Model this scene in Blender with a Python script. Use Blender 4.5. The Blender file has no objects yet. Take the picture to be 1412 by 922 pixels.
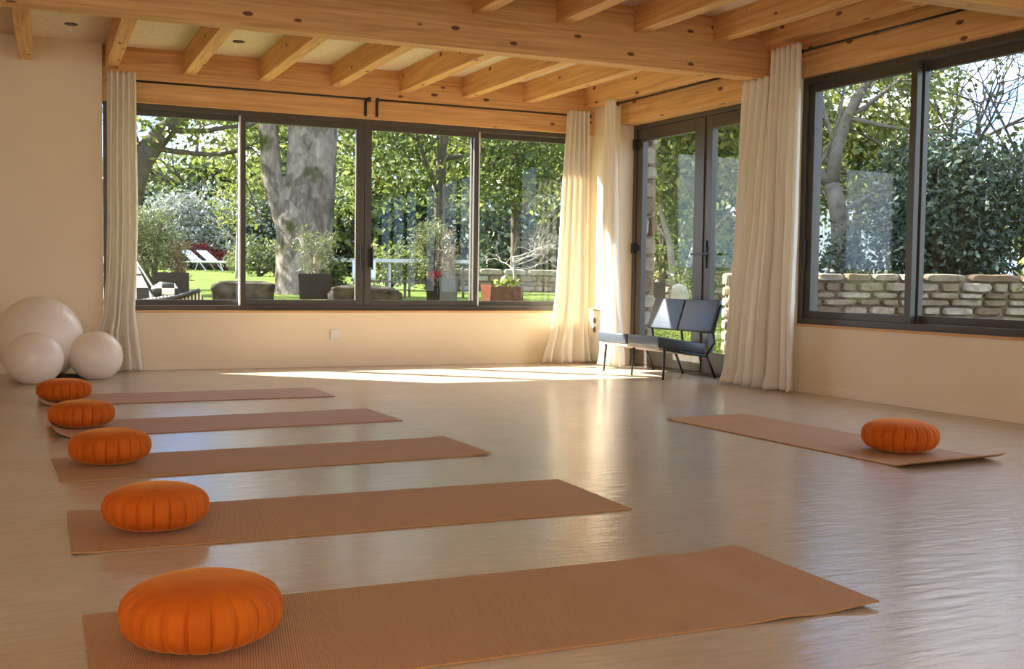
import bpy, math, random
import numpy as np
from math import radians, sin, cos, pi, hypot
from mathutils import Vector, Matrix

SC = bpy.context.scene
COL = SC.collection
random.seed(5)

# ------------------------------------------------------------------ camera
cam_d = bpy.data.cameras.new('camera'); cam = bpy.data.objects.new('camera', cam_d); COL.objects.link(cam)
yaw, pit, roll = radians(23.10), radians(-2.94), radians(0.78)
fw = Vector((sin(yaw)*cos(pit), cos(yaw)*cos(pit), sin(pit)))
r0 = Vector((cos(yaw), -sin(yaw), 0)); u0 = r0.cross(fw)
rr = cos(roll)*r0 + sin(roll)*u0; uu = -sin(roll)*r0 + cos(roll)*u0
cam.matrix_world = Matrix(((rr.x, uu.x, -fw.x, 0), (rr.y, uu.y, -fw.y, 0), (rr.z, uu.z, -fw.z, 0.82), (0, 0, 0, 1)))
cam_d.sensor_fit = 'HORIZONTAL'; cam_d.sensor_width = 36; cam_d.lens = 1505.7/1412*36
cam_d.clip_start = 0.05; cam_d.clip_end = 500
SC.camera = cam

# ------------------------------------------------------------------ view, world, sun
SC.view_settings.view_transform = 'Standard'; SC.view_settings.look = 'None'
SC.view_settings.gamma = 1; SC.view_settings.use_curve_mapping = False
SC.view_settings.exposure = 0.30
SC.cycles.max_bounces = 10; SC.cycles.diffuse_bounces = 6; SC.cycles.glossy_bounces = 4
SC.cycles.transparent_max_bounces = 24; SC.cycles.transmission_bounces = 6
SC.cycles.sample_clamp_indirect = 6
SC.cycles.use_denoising = True

SKY_STRENGTH = 3.6
SUN_STRENGTH = 30.0
REAR_FILL = 75

w = bpy.data.worlds.new('world'); SC.world = w; w.use_nodes = True
nt = w.node_tree; nt.nodes.clear()
def N(t, ty, **k):
    n = t.nodes.new(ty)
    for a, b in k.items():
        if a == 'loc': continue
        setattr(n, a, b)
    return n
tc = N(nt, 'ShaderNodeTexCoord'); sep = N(nt, 'ShaderNodeSeparateXYZ'); nt.links.new(tc.outputs['Generated'], sep.inputs[0])
ramp = N(nt, 'ShaderNodeValToRGB'); nt.links.new(sep.outputs['Z'], ramp.inputs[0])
ramp.color_ramp.elements[0].position = 0.0; ramp.color_ramp.elements[0].color = (0.55, 0.74, 1.0, 1)
ramp.color_ramp.elements[1].position = 0.55; ramp.color_ramp.elements[1].color = (0.16, 0.34, 0.80, 1)
e = ramp.color_ramp.elements.new(0.16); e.color = (0.24, 0.46, 0.95, 1)
cn = N(nt, 'ShaderNodeTexNoise'); cn.inputs['Scale'].default_value = 7; cn.inputs['Detail'].default_value = 5
mp = N(nt, 'ShaderNodeMapping'); mp.inputs['Scale'].default_value = (1, 1, 2.2)
nt.links.new(tc.outputs['Generated'], mp.inputs[0]); nt.links.new(mp.outputs[0], cn.inputs['Vector'])
cr = N(nt, 'ShaderNodeValToRGB'); nt.links.new(cn.outputs['Fac'], cr.inputs[0])
cr.color_ramp.elements[0].position = 0.44; cr.color_ramp.elements[0].color = (0, 0, 0, 1)
cr.color_ramp.elements[1].position = 0.60; cr.color_ramp.elements[1].color = (1, 1, 1, 1)
mx = N(nt, 'ShaderNodeMix', data_type='RGBA'); nt.links.new(cr.outputs[0], mx.inputs[0])
nt.links.new(ramp.outputs[0], mx.inputs[6]); mx.inputs[7].default_value = (1.0, 1.0, 1.0, 1)
bg = N(nt, 'ShaderNodeBackground'); bg.inputs['Strength'].default_value = SKY_STRENGTH
nt.links.new(mx.outputs[2], bg.inputs[0]); wo = N(nt, 'ShaderNodeOutputWorld'); nt.links.new(bg.outputs[0], wo.inputs[0])

sun_d = bpy.data.lights.new('sun', 'SUN'); sun = bpy.data.objects.new('sun', sun_d); COL.objects.link(sun)
sun_d.energy = SUN_STRENGTH; sun_d.angle = radians(0.6); sun_d.color = (1.0, 0.95, 0.87)
SUN_AZ, SUN_EL = radians(-50), radians(36.3)      # from the back left
to_sun = Vector((sin(SUN_AZ)*cos(SUN_EL), cos(SUN_AZ)*cos(SUN_EL), sin(SUN_EL)))
sun.rotation_euler = to_sun.to_track_quat('Z', 'Y').to_euler(); sun.location = (-8, 20, 12)

def area(name, loc, rot, sx, sy, en, colr):
    d = bpy.data.lights.new(name, 'AREA'); o = bpy.data.objects.new(name, d); COL.objects.link(o)
    d.shape = 'RECTANGLE'; d.size = sx; d.size_y = sy; d.energy = en; d.color = colr
    o.location = loc; o.rotation_euler = rot; return o
# added warm fill light behind the camera, brightens the room
area('rear_fill_light', (-1.0, -2.9, 1.45), (radians(90), 0, 0), 3.6, 1.8, REAR_FILL, (1.0, 0.80, 0.56))

# ------------------------------------------------------------------ materials
def mat(name):
    m = bpy.data.materials.new(name); m.use_nodes = True
    t = m.node_tree; b = t.nodes['Principled BSDF']; return m, t, b
def link(t, a, b): t.links.new(a, b)
def coords(t, scale=(1, 1, 1), rot=(0, 0, 0), kind='Object'):
    c = N(t, 'ShaderNodeTexCoord'); m = N(t, 'ShaderNodeMapping'); m.inputs['Scale'].default_value = scale
    m.inputs['Rotation'].default_value = rot
    link(t, c.outputs[kind], m.inputs[0]); return m.outputs[0]
def noise(t, vec, scale, detail=3, rough=.5, dist=0):
    n = N(t, 'ShaderNodeTexNoise'); n.inputs['Scale'].default_value = scale; n.inputs['Detail'].default_value = detail
    n.inputs['Roughness'].default_value = rough; n.inputs['Distortion'].default_value = dist
    link(t, vec, n.inputs['Vector']); return n.outputs['Fac']
def rampn(t, fac, stops):
    r = N(t, 'ShaderNodeValToRGB'); link(t, fac, r.inputs[0]); el = r.color_ramp.elements
    while len(el) < len(stops): el.new(0.5)
    for e_, (p, c) in zip(el, stops): e_.position = p; e_.color = (*c, 1)
    return r.outputs[0]
def bump(t, b, h, strength=.3, dist=.01):
    n = N(t, 'ShaderNodeBump'); n.inputs['Strength'].default_value = strength; n.inputs['Distance'].default_value = dist
    link(t, h, n.inputs['Height']); link(t, n.outputs[0], b.inputs['Normal']); return n
def mixc(t, f, a, b):
    m = N(t, 'ShaderNodeMix', data_type='RGBA')
    if hasattr(f, 'links'): link(t, f, m.inputs[0])
    else: m.inputs[0].default_value = f
    for s, v in ((6, a), (7, b)):
        if hasattr(v, 'links'): link(t, v, m.inputs[s])
        else: m.inputs[s].default_value = (*v, 1)
    return m.outputs[2]
def plain(name, col, rough=.5, var=.06, scale=20, bumpk=0, metal=0, spec=.5):
    m, t, b = mat(name); v = coords(t); f = noise(t, v, scale)
    lo = tuple(c*(1-var) for c in col); hi = tuple(min(1, c*(1+var)) for c in col)
    link(t, rampn(t, f, [(.3, lo), (.7, hi)]), b.inputs['Base Color'])
    b.inputs['Roughness'].default_value = rough; b.inputs['Metallic'].default_value = metal
    b.inputs['Specular IOR Level'].default_value = spec
    if bumpk: bump(t, b, noise(t, v, scale*6), bumpk, .004)
    return m
M = {}
M['plaster'] = plain('cream plaster', (.86, .72, .51), .8, .02, 3, .05)
M['skirting'] = plain('painted skirting', (.88, .74, .54), .5, .01)
M['frame'] = plain('bronze grey aluminium', (.070, .058, .045), .38, .03, 40)
M['black'] = plain('black metal', (.012, .011, .010), .4, .03)
M['track'] = plain('pale anodised aluminium', (.78, .78, .76), .35, .02, 60, metal=.2)
M['whitebox'] = plain('white plastic', (.8, .77, .7), .4, .01)
M['ball'] = plain('matt white vinyl', (.90, .79, .66), .28, .01)
M['vinyl'] = plain('charcoal blue leatherette', (.050, .062, .078), .36, .08, 60, .1)
M['strap'] = plain('taupe upholstery base', (.30, .25, .20), .6, .05)
M['planter'] = plain('dark grey planter', (.030, .025, .023), .6, .1, 12, spec=.12)
M['planter2'] = plain('mid grey planter', (0.099, 0.099, 0.099), .6, .1, 12, spec=.12)
M['terracotta'] = plain('pink terracotta', (.45, .17, .13), .7, .15, 10, spec=.12)
M['trough'] = plain('weathered brown trough', (.11, .06, .045), .8, .3, 14, .4, spec=.12)
M['soil'] = plain('soil', (.05, .035, .02), .9, .3, 30, spec=.12)
M['whitepaint'] = plain('white paint', (.45, .47, .46), .5, .05)
M['lounger'] = plain('white sling fabric', (.70, .80, .92), .7, .03)
M['darkwood'] = plain('dark weathered timber', (.10, .08, .05), .7, .2, 12, spec=.12)
M['rock'] = plain('grey rock', (.045, .038, .028), .95, .8, 7, .9, spec=.1)
M['paleroc'] = plain('pale rock', (0.384, 0.341, 0.273), .9, .2, 6, .6, spec=.12)
M['gravel'] = plain('gravel', (0.248, 0.223, 0.186), .9, .3, 30, .5)
M['render'] = plain('white render', (.6, .6, .58), .8, .03)

def wood(name, ax, a, b_, c):
    m, t, b = mat(name)
    sc = [9, 9, 9]; sc[ax] = .55
    v = coords(t, tuple(sc)); f = noise(t, v, 1.6, 5, .6, 1.6)
    base = rampn(t, f, [(.3, a), (.5, b_), (.72, c)])
    sc2 = [55, 55, 55]; sc2[ax] = 1.4
    f2 = noise(t, coords(t, tuple(sc2)), 1.0, 2)
    base = mixc(t, .42, base, rampn(t, f2, [(.35, tuple(x*.72 for x in b_)), (.65, c)]))
    # knots
    sk = [1.0, 1.0, 1.0]; sk[ax] = .45
    vo = N(t, 'ShaderNodeTexVoronoi'); vo.inputs['Scale'].default_value = 7.0
    link(t, coords(t, tuple(sk)), vo.inputs['Vector'])
    kn = rampn(t, vo.outputs['Distance'], [(.085, (1, 1, 1)), (.125, (0, 0, 0))])
    base = mixc(t, kn, base, (.16, .06, .02))
    link(t, base, b.inputs['Base Color']); b.inputs['Roughness'].default_value = .62
    bump(t, b, f2, .08, .003)
    return m
A_, B_, C_ = (.52, .235, .070), (.72, .385, .135), (.84, .51, .215)
M['woodx'] = wood('spruce glulam along x', 0, A_, B_, C_)
M['woody'] = wood('spruce glulam along y', 1, A_, B_, C_)

m, t, b = mat('strand board'); M['osb'] = m
v = coords(t, (1, 1, 1)); vo = N(t, 'ShaderNodeTexVoronoi'); vo.inputs['Scale'].default_value = 42
link(t, v, vo.inputs['Vector'])
f = noise(t, v, 60, 4)
link(t, mixc(t, .5, rampn(t, f, [(.35, (.50, .36, .21)), (.65, (.82, .66, .44))]), mixc(t, .45, vo.outputs['Color'], (.75, .60, .40))), b.inputs['Base Color'])
hs = N(t, 'ShaderNodeHueSaturation'); hs.inputs['Saturation'].default_value = .65
link(t, b.inputs['Base Color'].links[0].from_socket, hs.inputs['Color'])
link(t, mixc(t, .55, hs.outputs[0], (.80, .62, .40)), b.inputs['Base Color']); b.inputs['Roughness'].default_value = .8

m, t, b = mat('satin concrete floor'); M['floor'] = m
v = coords(t, (1.0, 1.0, 1)); f = noise(t, v, 1.3, 6, .6)
vs = coords(t, (6, 46, 1), (0, 0, radians(-12))); f2 = noise(t, vs, 1.0, 4, .6, .4)
base = rampn(t, f, [(.3, (.51, .395, .275)), (.7, (.61, .48, .345))])
base = mixc(t, .3, base, rampn(t, f2, [(.3, (.41, .33, .24)), (.7, (.63, .53, .41))]))
sp = noise(t, coords(t), 14, 2)
base = mixc(t, rampn(t, sp, [(.79, (0, 0, 0)), (.81, (1, 1, 1))]), base, (.12, .08, .05))
link(t, base, b.inputs['Base Color'])
rg = N(t, 'ShaderNodeMapRange'); link(t, f2, rg.inputs[0]); rg.inputs[3].default_value = .16; rg.inputs[4].default_value = .27
link(t, rg.outputs[0], b.inputs['Roughness']); b.inputs['Specular IOR Level'].default_value = .9; b.inputs['IOR'].default_value = 1.55
bn = bump(t, b, f2, .22, .004)
f3 = noise(t, coords(t, (3, 9, 1)), 2.2, 3)
bn2 = N(t, 'ShaderNodeBump'); bn2.inputs['Strength'].default_value = .10; bn2.inputs['Distance'].default_value = .02
link(t, f3, bn2.inputs['Height']); link(t, bn.outputs[0], bn2.inputs['Normal']); link(t, bn2.outputs[0], b.inputs['Normal'])

def matmat(name, col):
    m, t, b = mat(name)
    wv = N(t, 'ShaderNodeTexWave'); wv.inputs['Scale'].default_value = 55; wv.wave_type = 'BANDS'; wv.bands_direction = 'X'
    link(t, coords(t, (1, 1, 1), (0, 0, radians(9))), wv.inputs['Vector'])
    wv.inputs['Distortion'].default_value = .6
    wv2 = N(t, 'ShaderNodeTexWave'); wv2.inputs['Scale'].default_value = 55; wv2.bands_direction = 'Y'
    link(t, coords(t), wv2.inputs['Vector'])
    mm = N(t, 'ShaderNodeMath', operation='MULTIPLY_ADD'); link(t, wv2.outputs['Fac'], mm.inputs[0]); mm.inputs[1].default_value = .35
    link(t, wv.outputs['Fac'], mm.inputs[2])
    f = noise(t, coords(t), 5, 3)
    base = rampn(t, f, [(.3, tuple(c*.9 for c in col)), (.7, col)])
    base = mixc(t, wv.outputs['Fac'], tuple(c*.86 for c in col), base)
    link(t, base, b.inputs['Base Color']); b.inputs['Roughness'].default_value = .62
    b.inputs['Sheen Weight'].default_value = .12; b.inputs['Sheen Tint'].default_value = (1, .75, .6, 1)
    bump(t, b, mm.outputs[0], .45, .0025)
    return m
M['mat'] = matmat('ribbed brown foam', (.50, .24, .072))
M['mat_sheen'] = matmat('ribbed brown foam sheen tint', (.56, .275, .135))  # same brown mat, grazing sheen painted into the colour for the far ones

m, t, b = mat('orange velvet'); M['orange'] = m
f = noise(t, coords(t), 9, 4)
link(t, rampn(t, f, [(.3, (.50, .088, .004)), (.7, (.62, .130, .006))]), b.inputs['Base Color'])
b.inputs['Roughness'].default_value = .8; b.inputs['Sheen Weight'].default_value = .6; b.inputs['Sheen Roughness'].default_value = .35
b.inputs['Sheen Tint'].default_value = (1, .45, .1, 1); b.inputs['Specular IOR Level'].default_value = .2
bump(t, b, noise(t, coords(t), 120, 2), .15, .002)

def cloth(name, col, trans=.35):
    m, t, b = mat(name); b.inputs['Roughness'].default_value = .85; b.inputs['Specular IOR Level'].default_value = .2
    f = noise(t, coords(t, (1, 1, .2)), 14, 3)
    c = rampn(t, f, [(.3, tuple(x*.985 for x in col)), (.7, col)]); link(t, c, b.inputs['Base Color'])
    tr = N(t, 'ShaderNodeBsdfTranslucent'); link(t, c, tr.inputs[0])
    ms = N(t, 'ShaderNodeMixShader'); ms.inputs[0].default_value = trans
    link(t, b.outputs[0], ms.inputs[1]); link(t, tr.outputs[0], ms.inputs[2])
    link(t, ms.outputs[0], t.nodes['Material Output'].inputs[0])
    wv = noise(t, coords(t), 260, 2); bump(t, b, wv, .1, .001)
    return m
M['cloth'] = cloth('cream linen', (.95, .89, .78), .3)

m, t, b = mat('clear window glass'); M['glass'] = m
t.nodes.remove(b)
gl = N(t, 'ShaderNodeBsdfGlossy'); gl.inputs['Roughness'].default_value = 0.0; gl.inputs['Color'].default_value = (1, 1, 1, 1)
tp = N(t, 'ShaderNodeBsdfTransparent'); tp.inputs[0].default_value = (.96, .975, .96, 1)
geo = N(t, 'ShaderNodeNewGeometry'); ior = N(t, 'ShaderNodeMapRange'); link(t, geo.outputs['Backfacing'], ior.inputs[0])
ior.inputs[3].default_value = 1.5; ior.inputs[4].default_value = 1/1.5     # the same reflectance from either face of the sheet
fr = N(t, 'ShaderNodeFresnel'); link(t, ior.outputs[0], fr.inputs['IOR'])
ms = N(t, 'ShaderNodeMixShader'); fm = N(t, 'ShaderNodeMath', operation='MULTIPLY'); fm.inputs[1].default_value = .4; link(t, fr.outputs[0], fm.inputs[0]); link(t, fm.outputs[0], ms.inputs[0]); link(t, tp.outputs[0], ms.inputs[1]); link(t, gl.outputs[0], ms.inputs[2])
link(t, ms.outputs[0], t.nodes['Material Output'].inputs[0])

def leafmat(name, stops, trans=.45, gloss=.4):
    m, t, b = mat(name)
    at = N(t, 'ShaderNodeAttribute'); at.attribute_name = 'tint'
    c = rampn(t, at.outputs['Fac'], stops); link(t, c, b.inputs['Base Color']); b.inputs['Roughness'].default_value = gloss
    b.inputs['Specular IOR Level'].default_value = .25
    tr = N(t, 'ShaderNodeBsdfTranslucent')
    g = N(t, 'ShaderNodeGamma'); g.inputs[1].default_value = .8; link(t, c, g.inputs[0])
    link(t, mixc(t, .4, g.outputs[0], (.16, .19, .02)), tr.inputs[0])
    ms = N(t, 'ShaderNodeMixShader'); ms.inputs[0].default_value = trans
    link(t, b.outputs[0], ms.inputs[1]); link(t, tr.outputs[0], ms.inputs[2]); link(t, ms.outputs[0], t.nodes['Material Output'].inputs[0])
    return m
M['leaf'] = leafmat('green leaves', [(0, (.012, .024, .008)), (.45, (.055, .085, .022)), (.8, (.125, .16, .045)), (1, (.22, .25, .08))])
M['leaf_y'] = leafmat('yellow green leaves', [(0, (.03, .05, .012)), (.5, (.12, .15, .028)), (1, (.32, .31, .08))])
M['leaf_d'] = leafmat('dark laurel leaves', [(0, (.006, .013, .007)), (.55, (.035, .06, .038)), (.8, (.10, .14, .09)), (1, (.20, .24, .17))], .12, .28)
M['leaf_g'] = leafmat('grey green leaves', [(0, (.04, .055, .025)), (.5, (.12, .145, .06)), (1, (.26, .27, .13))], .3)
M['blossom'] = leafmat('pale blossom', [(0, (0.060, 0.084, 0.054)), (.45, (.28, .32, .26)), (1, (0.450, 0.420, 0.408))], .15)
M['redleaf'] = leafmat('red flowers', [(0, (.08, .012, .012)), (1, (.28, .03, .03))], .1)
M['straw'] = leafmat('dry straw leaves', [(0, (0.150, 0.102, 0.054)), (1, (0.300, 0.228, 0.132))], .2)
M['twig'] = plain('pale twigs', (0.310, 0.279, 0.223), .8, .2, 10, spec=.12)
M['bark_l'] = plain('pale bark', (0.260, 0.236, 0.186), .9, .25, 8, .5, spec=.12)
M['bark_g'] = plain('grey bark', (.15, .13, .10), .9, .35, 8, .5, spec=.12)
M['bark_d'] = plain('dark bark', (.09, .075, .055), .9, .35, 8, .5, spec=.12)

m, t, b = mat('plane tree bark'); b.inputs['Specular IOR Level'].default_value = .1; M['bark'] = m
f = noise(t, coords(t, (1, 1, .5)), 9, 8, .7, .4); f2 = noise(t, coords(t), 1.9, 5)
base = rampn(t, f, [(.36, (.06, .05, .038)), (.5, (.15, .125, .10)), (.62, (.28, .24, .20))])
vb2 = N(t, 'ShaderNodeTexVoronoi'); vb2.inputs['Scale'].default_value = 5.5; link(t, coords(t, (1, 1, .55)), vb2.inputs['Vector'])
sv = N(t, 'ShaderNodeSeparateColor'); link(t, vb2.outputs['Color'], sv.inputs[0])
base = mixc(t, .45, base, rampn(t, sv.outputs[0], [(.2, (.07, .058, .045)), (.8, (.27, .225, .185))]))
link(t, mixc(t, rampn(t, f2, [(.56, (0, 0, 0)), (.66, (1, 1, 1))]), base, (.045, .05, .012)), b.inputs['Base Color'])
b.inputs['Roughness'].default_value = .9; bump(t, b, f, .9, .06)

m, t, b = mat('lawn'); b.inputs['Specular IOR Level'].default_value = .1; M['lawn'] = m
v = coords(t); f = noise(t, v, 1.2, 5, .65); f2 = noise(t, v, 30, 3)
base = rampn(t, f, [(.34, (.04, .065, .010)), (.5, (.09, .13, .018)), (.7, (.17, .21, .03))])
link(t, mixc(t, .3, base, rampn(t, f2, [(.3, (.03, .05, .010)), (.7, (.18, .22, .04))])), b.inputs['Base Color'])
b.inputs['Roughness'].default_value = .9; bump(t, b, f2, .8, .04)

m, t, b = mat('dry stone'); b.inputs['Specular IOR Level'].default_value = .1; M['stone'] = m
at = N(t, 'ShaderNodeAttribute'); at.attribute_name = 'tint'
c = rampn(t, at.outputs['Fac'], [(0, (.17, .11, .07)), (.3, (.24, .18, .115)), (.6, (.31, .26, .185)), (1, (.42, .37, .29))])
f = noise(t, coords(t), 9, 5, .65)
link(t, mixc(t, rampn(t, f, [(.35, (.55, .55, .55)), (.6, (0, 0, 0))]), c, (.10, .07, .04)), b.inputs['Base Color'])
b.inputs['Roughness'].default_value = .9; bump(t, b, f, .6, .03)

m, t, b = mat('black and white woven rope'); M['weave'] = m
ck = N(t, 'ShaderNodeTexChecker'); ck.inputs['Scale'].default_value = 8.0
v = coords(t); link(t, v, ck.inputs['Vector']); ck.inputs[1].default_value = (.75, .74, .70, 1); ck.inputs[2].default_value = (.015, .015, .015, 1)
vo = N(t, 'ShaderNodeTexVoronoi'); vo.inputs['Scale'].default_value = 30; vo.inputs['Randomness'].default_value = .1; link(t, v, vo.inputs['Vector'])
dots = rampn(t, vo.outputs['Distance'], [(.22, (1, 1, 1)), (.3, (0, 0, 0))])
inv = mixc(t, ck.outputs['Fac'], (.015, .015, .015), (.8, .8, .75))
link(t, mixc(t, dots, ck.outputs['Color'], inv), b.inputs['Base Color']); b.inputs['Roughness'].default_value = .8
m, t, b = mat('black and white striped weave'); M['stripe'] = m
wv = N(t, 'ShaderNodeTexWave'); wv.inputs['Scale'].default_value = 9; wv.bands_direction = 'X'; link(t, coords(t), wv.inputs['Vector'])
link(t, rampn(t, wv.outputs['Fac'], [(.42, (.02, .02, .02)), (.58, (.62, .58, .50))]), b.inputs['Base Color']); b.inputs['Roughness'].default_value = .8

# ------------------------------------------------------------------ mesh helpers
class MB:
    def __init__(s): s.v = []; s.f = []
    def add(s, vs, fs):
        o = len(s.v); s.v += [tuple(p) for p in vs]; s.f += [tuple(i+o for i in q) for q in fs]; return s
    def box(s, x0, x1, y0, y1, z0, z1):
        vs = [(x, y, z) for z in (z0, z1) for y in (y0, y1) for x in (x0, x1)]
        return s.add(vs, [(0, 2, 3, 1), (4, 5, 7, 6), (0, 1, 5, 4), (2, 6, 7, 3), (0, 4, 6, 2), (1, 3, 7, 5)])
    def hexa(s, lo, hi):      # lo, hi: 4 points each, ccw from above
        return s.add(list(lo)+list(hi), [(3, 2, 1, 0), (4, 5, 6, 7), (0, 1, 5, 4), (1, 2, 6, 5), (2, 3, 7, 6), (3, 0, 4, 7)])
    def tube(s, pts, rad, n=8, cap=True):
        P = [Vector(p) for p in pts]; R = rad if hasattr(rad, '__len__') else [rad]*len(P)
        rings = []; ref = None
        for i, p in enumerate(P):
            d = (P[min(i+1, len(P)-1)] - P[max(i-1, 0)]).normalized()
            if ref is None:
                ref = Vector((0, 0, 1)) if abs(d.z) < .9 else Vector((1, 0, 0))
            a = (ref - d*ref.dot(d)).normalized(); bb = d.cross(a); ref = a
            rings.append([p + (a*cos(2*pi*k/n) + bb*sin(2*pi*k/n))*R[i] for k in range(n)])
        vs = [q for r in rings for q in r]; fs = []
        for i in range(len(P)-1):
            for k in range(n): fs.append((i*n+k, i*n+(k+1) % n, (i+1)*n+(k+1) % n, (i+1)*n+k))
        if cap: fs.append(tuple(range(n-1, -1, -1))); fs.append(tuple(range((len(P)-1)*n, len(P)*n)))
        return s.add(vs, fs)
    def lathe(s, prof, c=(0, 0, 0), n=32):
        vs = [(c[0]+r*cos(2*pi*k/n), c[1]+r*sin(2*pi*k/n), c[2]+z) for r, z in prof for k in range(n)]
        fs = [(i*n+k, i*n+(k+1) % n, (i+1)*n+(k+1) % n, (i+1)*n+k) for i in range(len(prof)-1) for k in range(n)]
        if prof[0][0] > 1e-6: fs.append(tuple(range(n-1, -1, -1)))
        if prof[-1][0] > 1e-6: fs.append(tuple(range((len(prof)-1)*n, len(prof)*n)))
        return s.add(vs, fs)
    def build(s, name, material, parent=None, smooth=False, bevel=0, seg=2, tint=None):
        me = bpy.data.meshes.new(name); me.from_pydata(s.v, [], s.f); me.validate(); me.update()
        me.materials.append(M[material] if isinstance(material, str) else material)
        if smooth: me.polygons.foreach_set('use_smooth', [True]*len(me.polygons))
        if tint is not None:
            a = me.attributes.new('tint', 'FLOAT', 'FACE'); a.data.foreach_set('value', tint)
        o = bpy.data.objects.new(name, me); COL.objects.link(o)
        if parent: o.parent = parent
        if bevel:
            bm_ = o.modifiers.new('bevel', 'BEVEL'); bm_.width = bevel; bm_.segments = seg; bm_.limit_method = 'ANGLE'
        return o
def tag(o, label, cat, group=None):
    o['label'] = label; o['category'] = cat
    if group: o['group'] = group
    return o
def struct(o): o['kind'] = 'structure'; return o
def empty(name, loc=(0, 0, 0), rz=0):
    o = bpy.data.objects.new(name, None); COL.objects.link(o); o.location = loc; o.rotation_euler = (0, 0, rz); o.empty_display_size = .1
    return o
def copy_tree(o, parent=None):
    c = o.copy(); COL.objects.link(c); c.parent = parent
    for ch in list(o.children): copy_tree(ch, c)
    return c

# frame of the right wall: local x runs along the wall towards the camera, local y points outdoors
YB = 9.70
CR = (4.98, YB, 0.0); RA = radians(-86)
def RWp(s_, out, z=0):
    return Vector((CR[0] + s_*cos(RA) - out*sin(RA), CR[1] + s_*sin(RA) + out*cos(RA), z))

# ------------------------------------------------------------------ setting
struct(MB().box(-3.3, 5.75, -3.2, 9.9, -.12, 0).build('floor', 'floor'))
struct(MB().box(.42, 5.0, YB, YB+.28, 0, .503).box(4.86, 5.05, YB+.03, YB+.28, .503, 2.30).build('wall_back', 'plaster'))
struct(MB().box(-3.2, .43, YB-.10, YB+.28, 0, 2.72).build('wall_left', 'plaster'))
struct(MB().box(-3.4, -3.2, 4.0, 9.98, 0, 2.9).box(-3.4, -3.2, -3.2, 4.0, 0, 2.9).build('wall_side', 'plaster'))
struct(MB().box(-3.2, 6.1, -3.2, -3.0, 0, .5).box(-3.2, 6.1, -3.2, -3.0, 2.4, 2.9).box(-3.2, -2.9, -3.2, -3.0, .5, 2.4).box(.9, 6.1, -3.2, -3.0, .5, 2.4).build('wall_front', 'plaster'))
rw = empty('wall_right', CR, RA); struct(rw)
MB().box(-.02, .50, 0, .30, 0, 2.56).box(2.50, 2.965, 0, .20, 0, 2.45).box(2.965, 13.2, 0, .30, 0, .505).box(11.2, 13.2, 0, .3, .505, 2.34).build('wall_panel', 'plaster', rw)
# skirting
struct(MB().box(.43, 4.99, YB-.012, YB, 0, .07).build('baseboard_back', 'skirting', bevel=.003))
struct(MB().box(-3.2, .43, YB-.112, YB-.10, 0, .07).build('baseboard_left', 'skirting', bevel=.003))
o = MB().box(2.97, 13.1, -.012, 0, 0, .07).box(0.02, .50, -.012, 0, 0, .07).build('baseboard_right', 'skirting', bevel=.003); o.location = CR; o.rotation_euler = (0, 0, RA); struct(o)
# thin timber sills
struct(MB().box(.44, 4.86, YB-.012, YB+.05, .490, .507).build('trim_1', 'woodx'))
o = MB().box(2.965, 11.2, -.012, .05, .492, .509).build('trim_2', 'woodx'); o.location = CR; o.rotation_euler = (0, 0, RA); struct(o)
# timber lintels
struct(MB().box(.43, 4.985, YB-.02, YB+.26, 2.245, 2.71).build('trim_3', 'woodx'))
o = MB().box(.52, 2.62, -.015, .26, 2.285, 2.66).build('trim_4', 'woodx'); o.location = CR; o.rotation_euler = (0, 0, RA); struct(o)
o = MB().box(2.62, 11.2, -.02, .26, 2.337, 2.83).build('trim_5', 'woodx'); o.location = CR; o.rotation_euler = (0, 0, RA); struct(o)
o = MB().box(-.02, .52, -.005, .26, 2.56, 2.70).build('trim_6', 'woodx'); o.location = CR; o.rotation_euler = (0, 0, RA); struct(o)
# ceilings, sloping a little
def zc1(y): return 2.69 + .021*(y-9.6)
def zc2(y): return 2.81 + .020*(y-7.1)
def slab(x0, x1, y0, y1, f, th):
    return MB().hexa([(x0, y0, f(y0)), (x1, y0, f(y0)), (x1, y1, f(y1)), (x0, y1, f(y1))], [(x0, y0, f(y0)+th), (x1, y0, f(y0)+th), (x1, y1, f(y1)+th), (x0, y1, f(y1)+th)])
cl = empty('ceiling'); struct(cl)
slab(-3.4, 5.6, 7.15, 10.0, zc1, .28).build('ceiling_board', 'osb', cl)
slab(-3.4, 6.2, -3.2, 7.15, zc2, .20).build('ceiling_board', 'osb', cl)

# beams and joists
o = MB().box(-3.2, 5.155, 7.08, 7.22, 2.385, 2.82).build('ceiling_beam', 'woodx', bevel=.004); tag(o, 'long deep timber beam crossing the whole ceiling between the two rows of joists', 'beam')
o = MB().box(-3.2, 5.31, 4.63, 4.77, 2.372, 2.775).build('ceiling_beam', 'woodx', bevel=.004); tag(o, 'nearer timber beam seen only at the top right corner above the window', 'beam')
def joist(x0, wd, y0, y1, f, h):
    def bx(y): return f(y)-h
    return MB().hexa([(x0, y0, bx(y0)), (x0+wd, y0, bx(y0)), (x0+wd, y1, bx(y1)), (x0, y1, bx(y1))],
                     [(x0, y0, f(y0)+.01), (x0+wd, y0, f(y0)+.01), (x0+wd, y1, f(y1)+.01), (x0, y1, f(y1)+.01)]).build('ceiling_joist', 'woody', bevel=.003)
back_names = ['ending on the bare left wall', 'directly above the left curtain', 'between the two downlights',
              'third from the left over the garden window', 'fourth from the left over the garden window', 'fifth from the left over the garden window',
              'sixth from the left over the garden window', 'last full one before the room corner', 'running along the room corner']
for i, x in enumerate([-.19, .455, 1.075, 1.706, 2.34, 2.975, 3.59, 4.21, 4.865]):
    o = joist(x, .10, 7.22, 9.60 if i == 0 else YB-.02, zc1, .19)
    tag(o, 'pale timber ceiling joist, far row, ' + back_names[i], 'joist', 'joists of the far ceiling bay')
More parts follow.
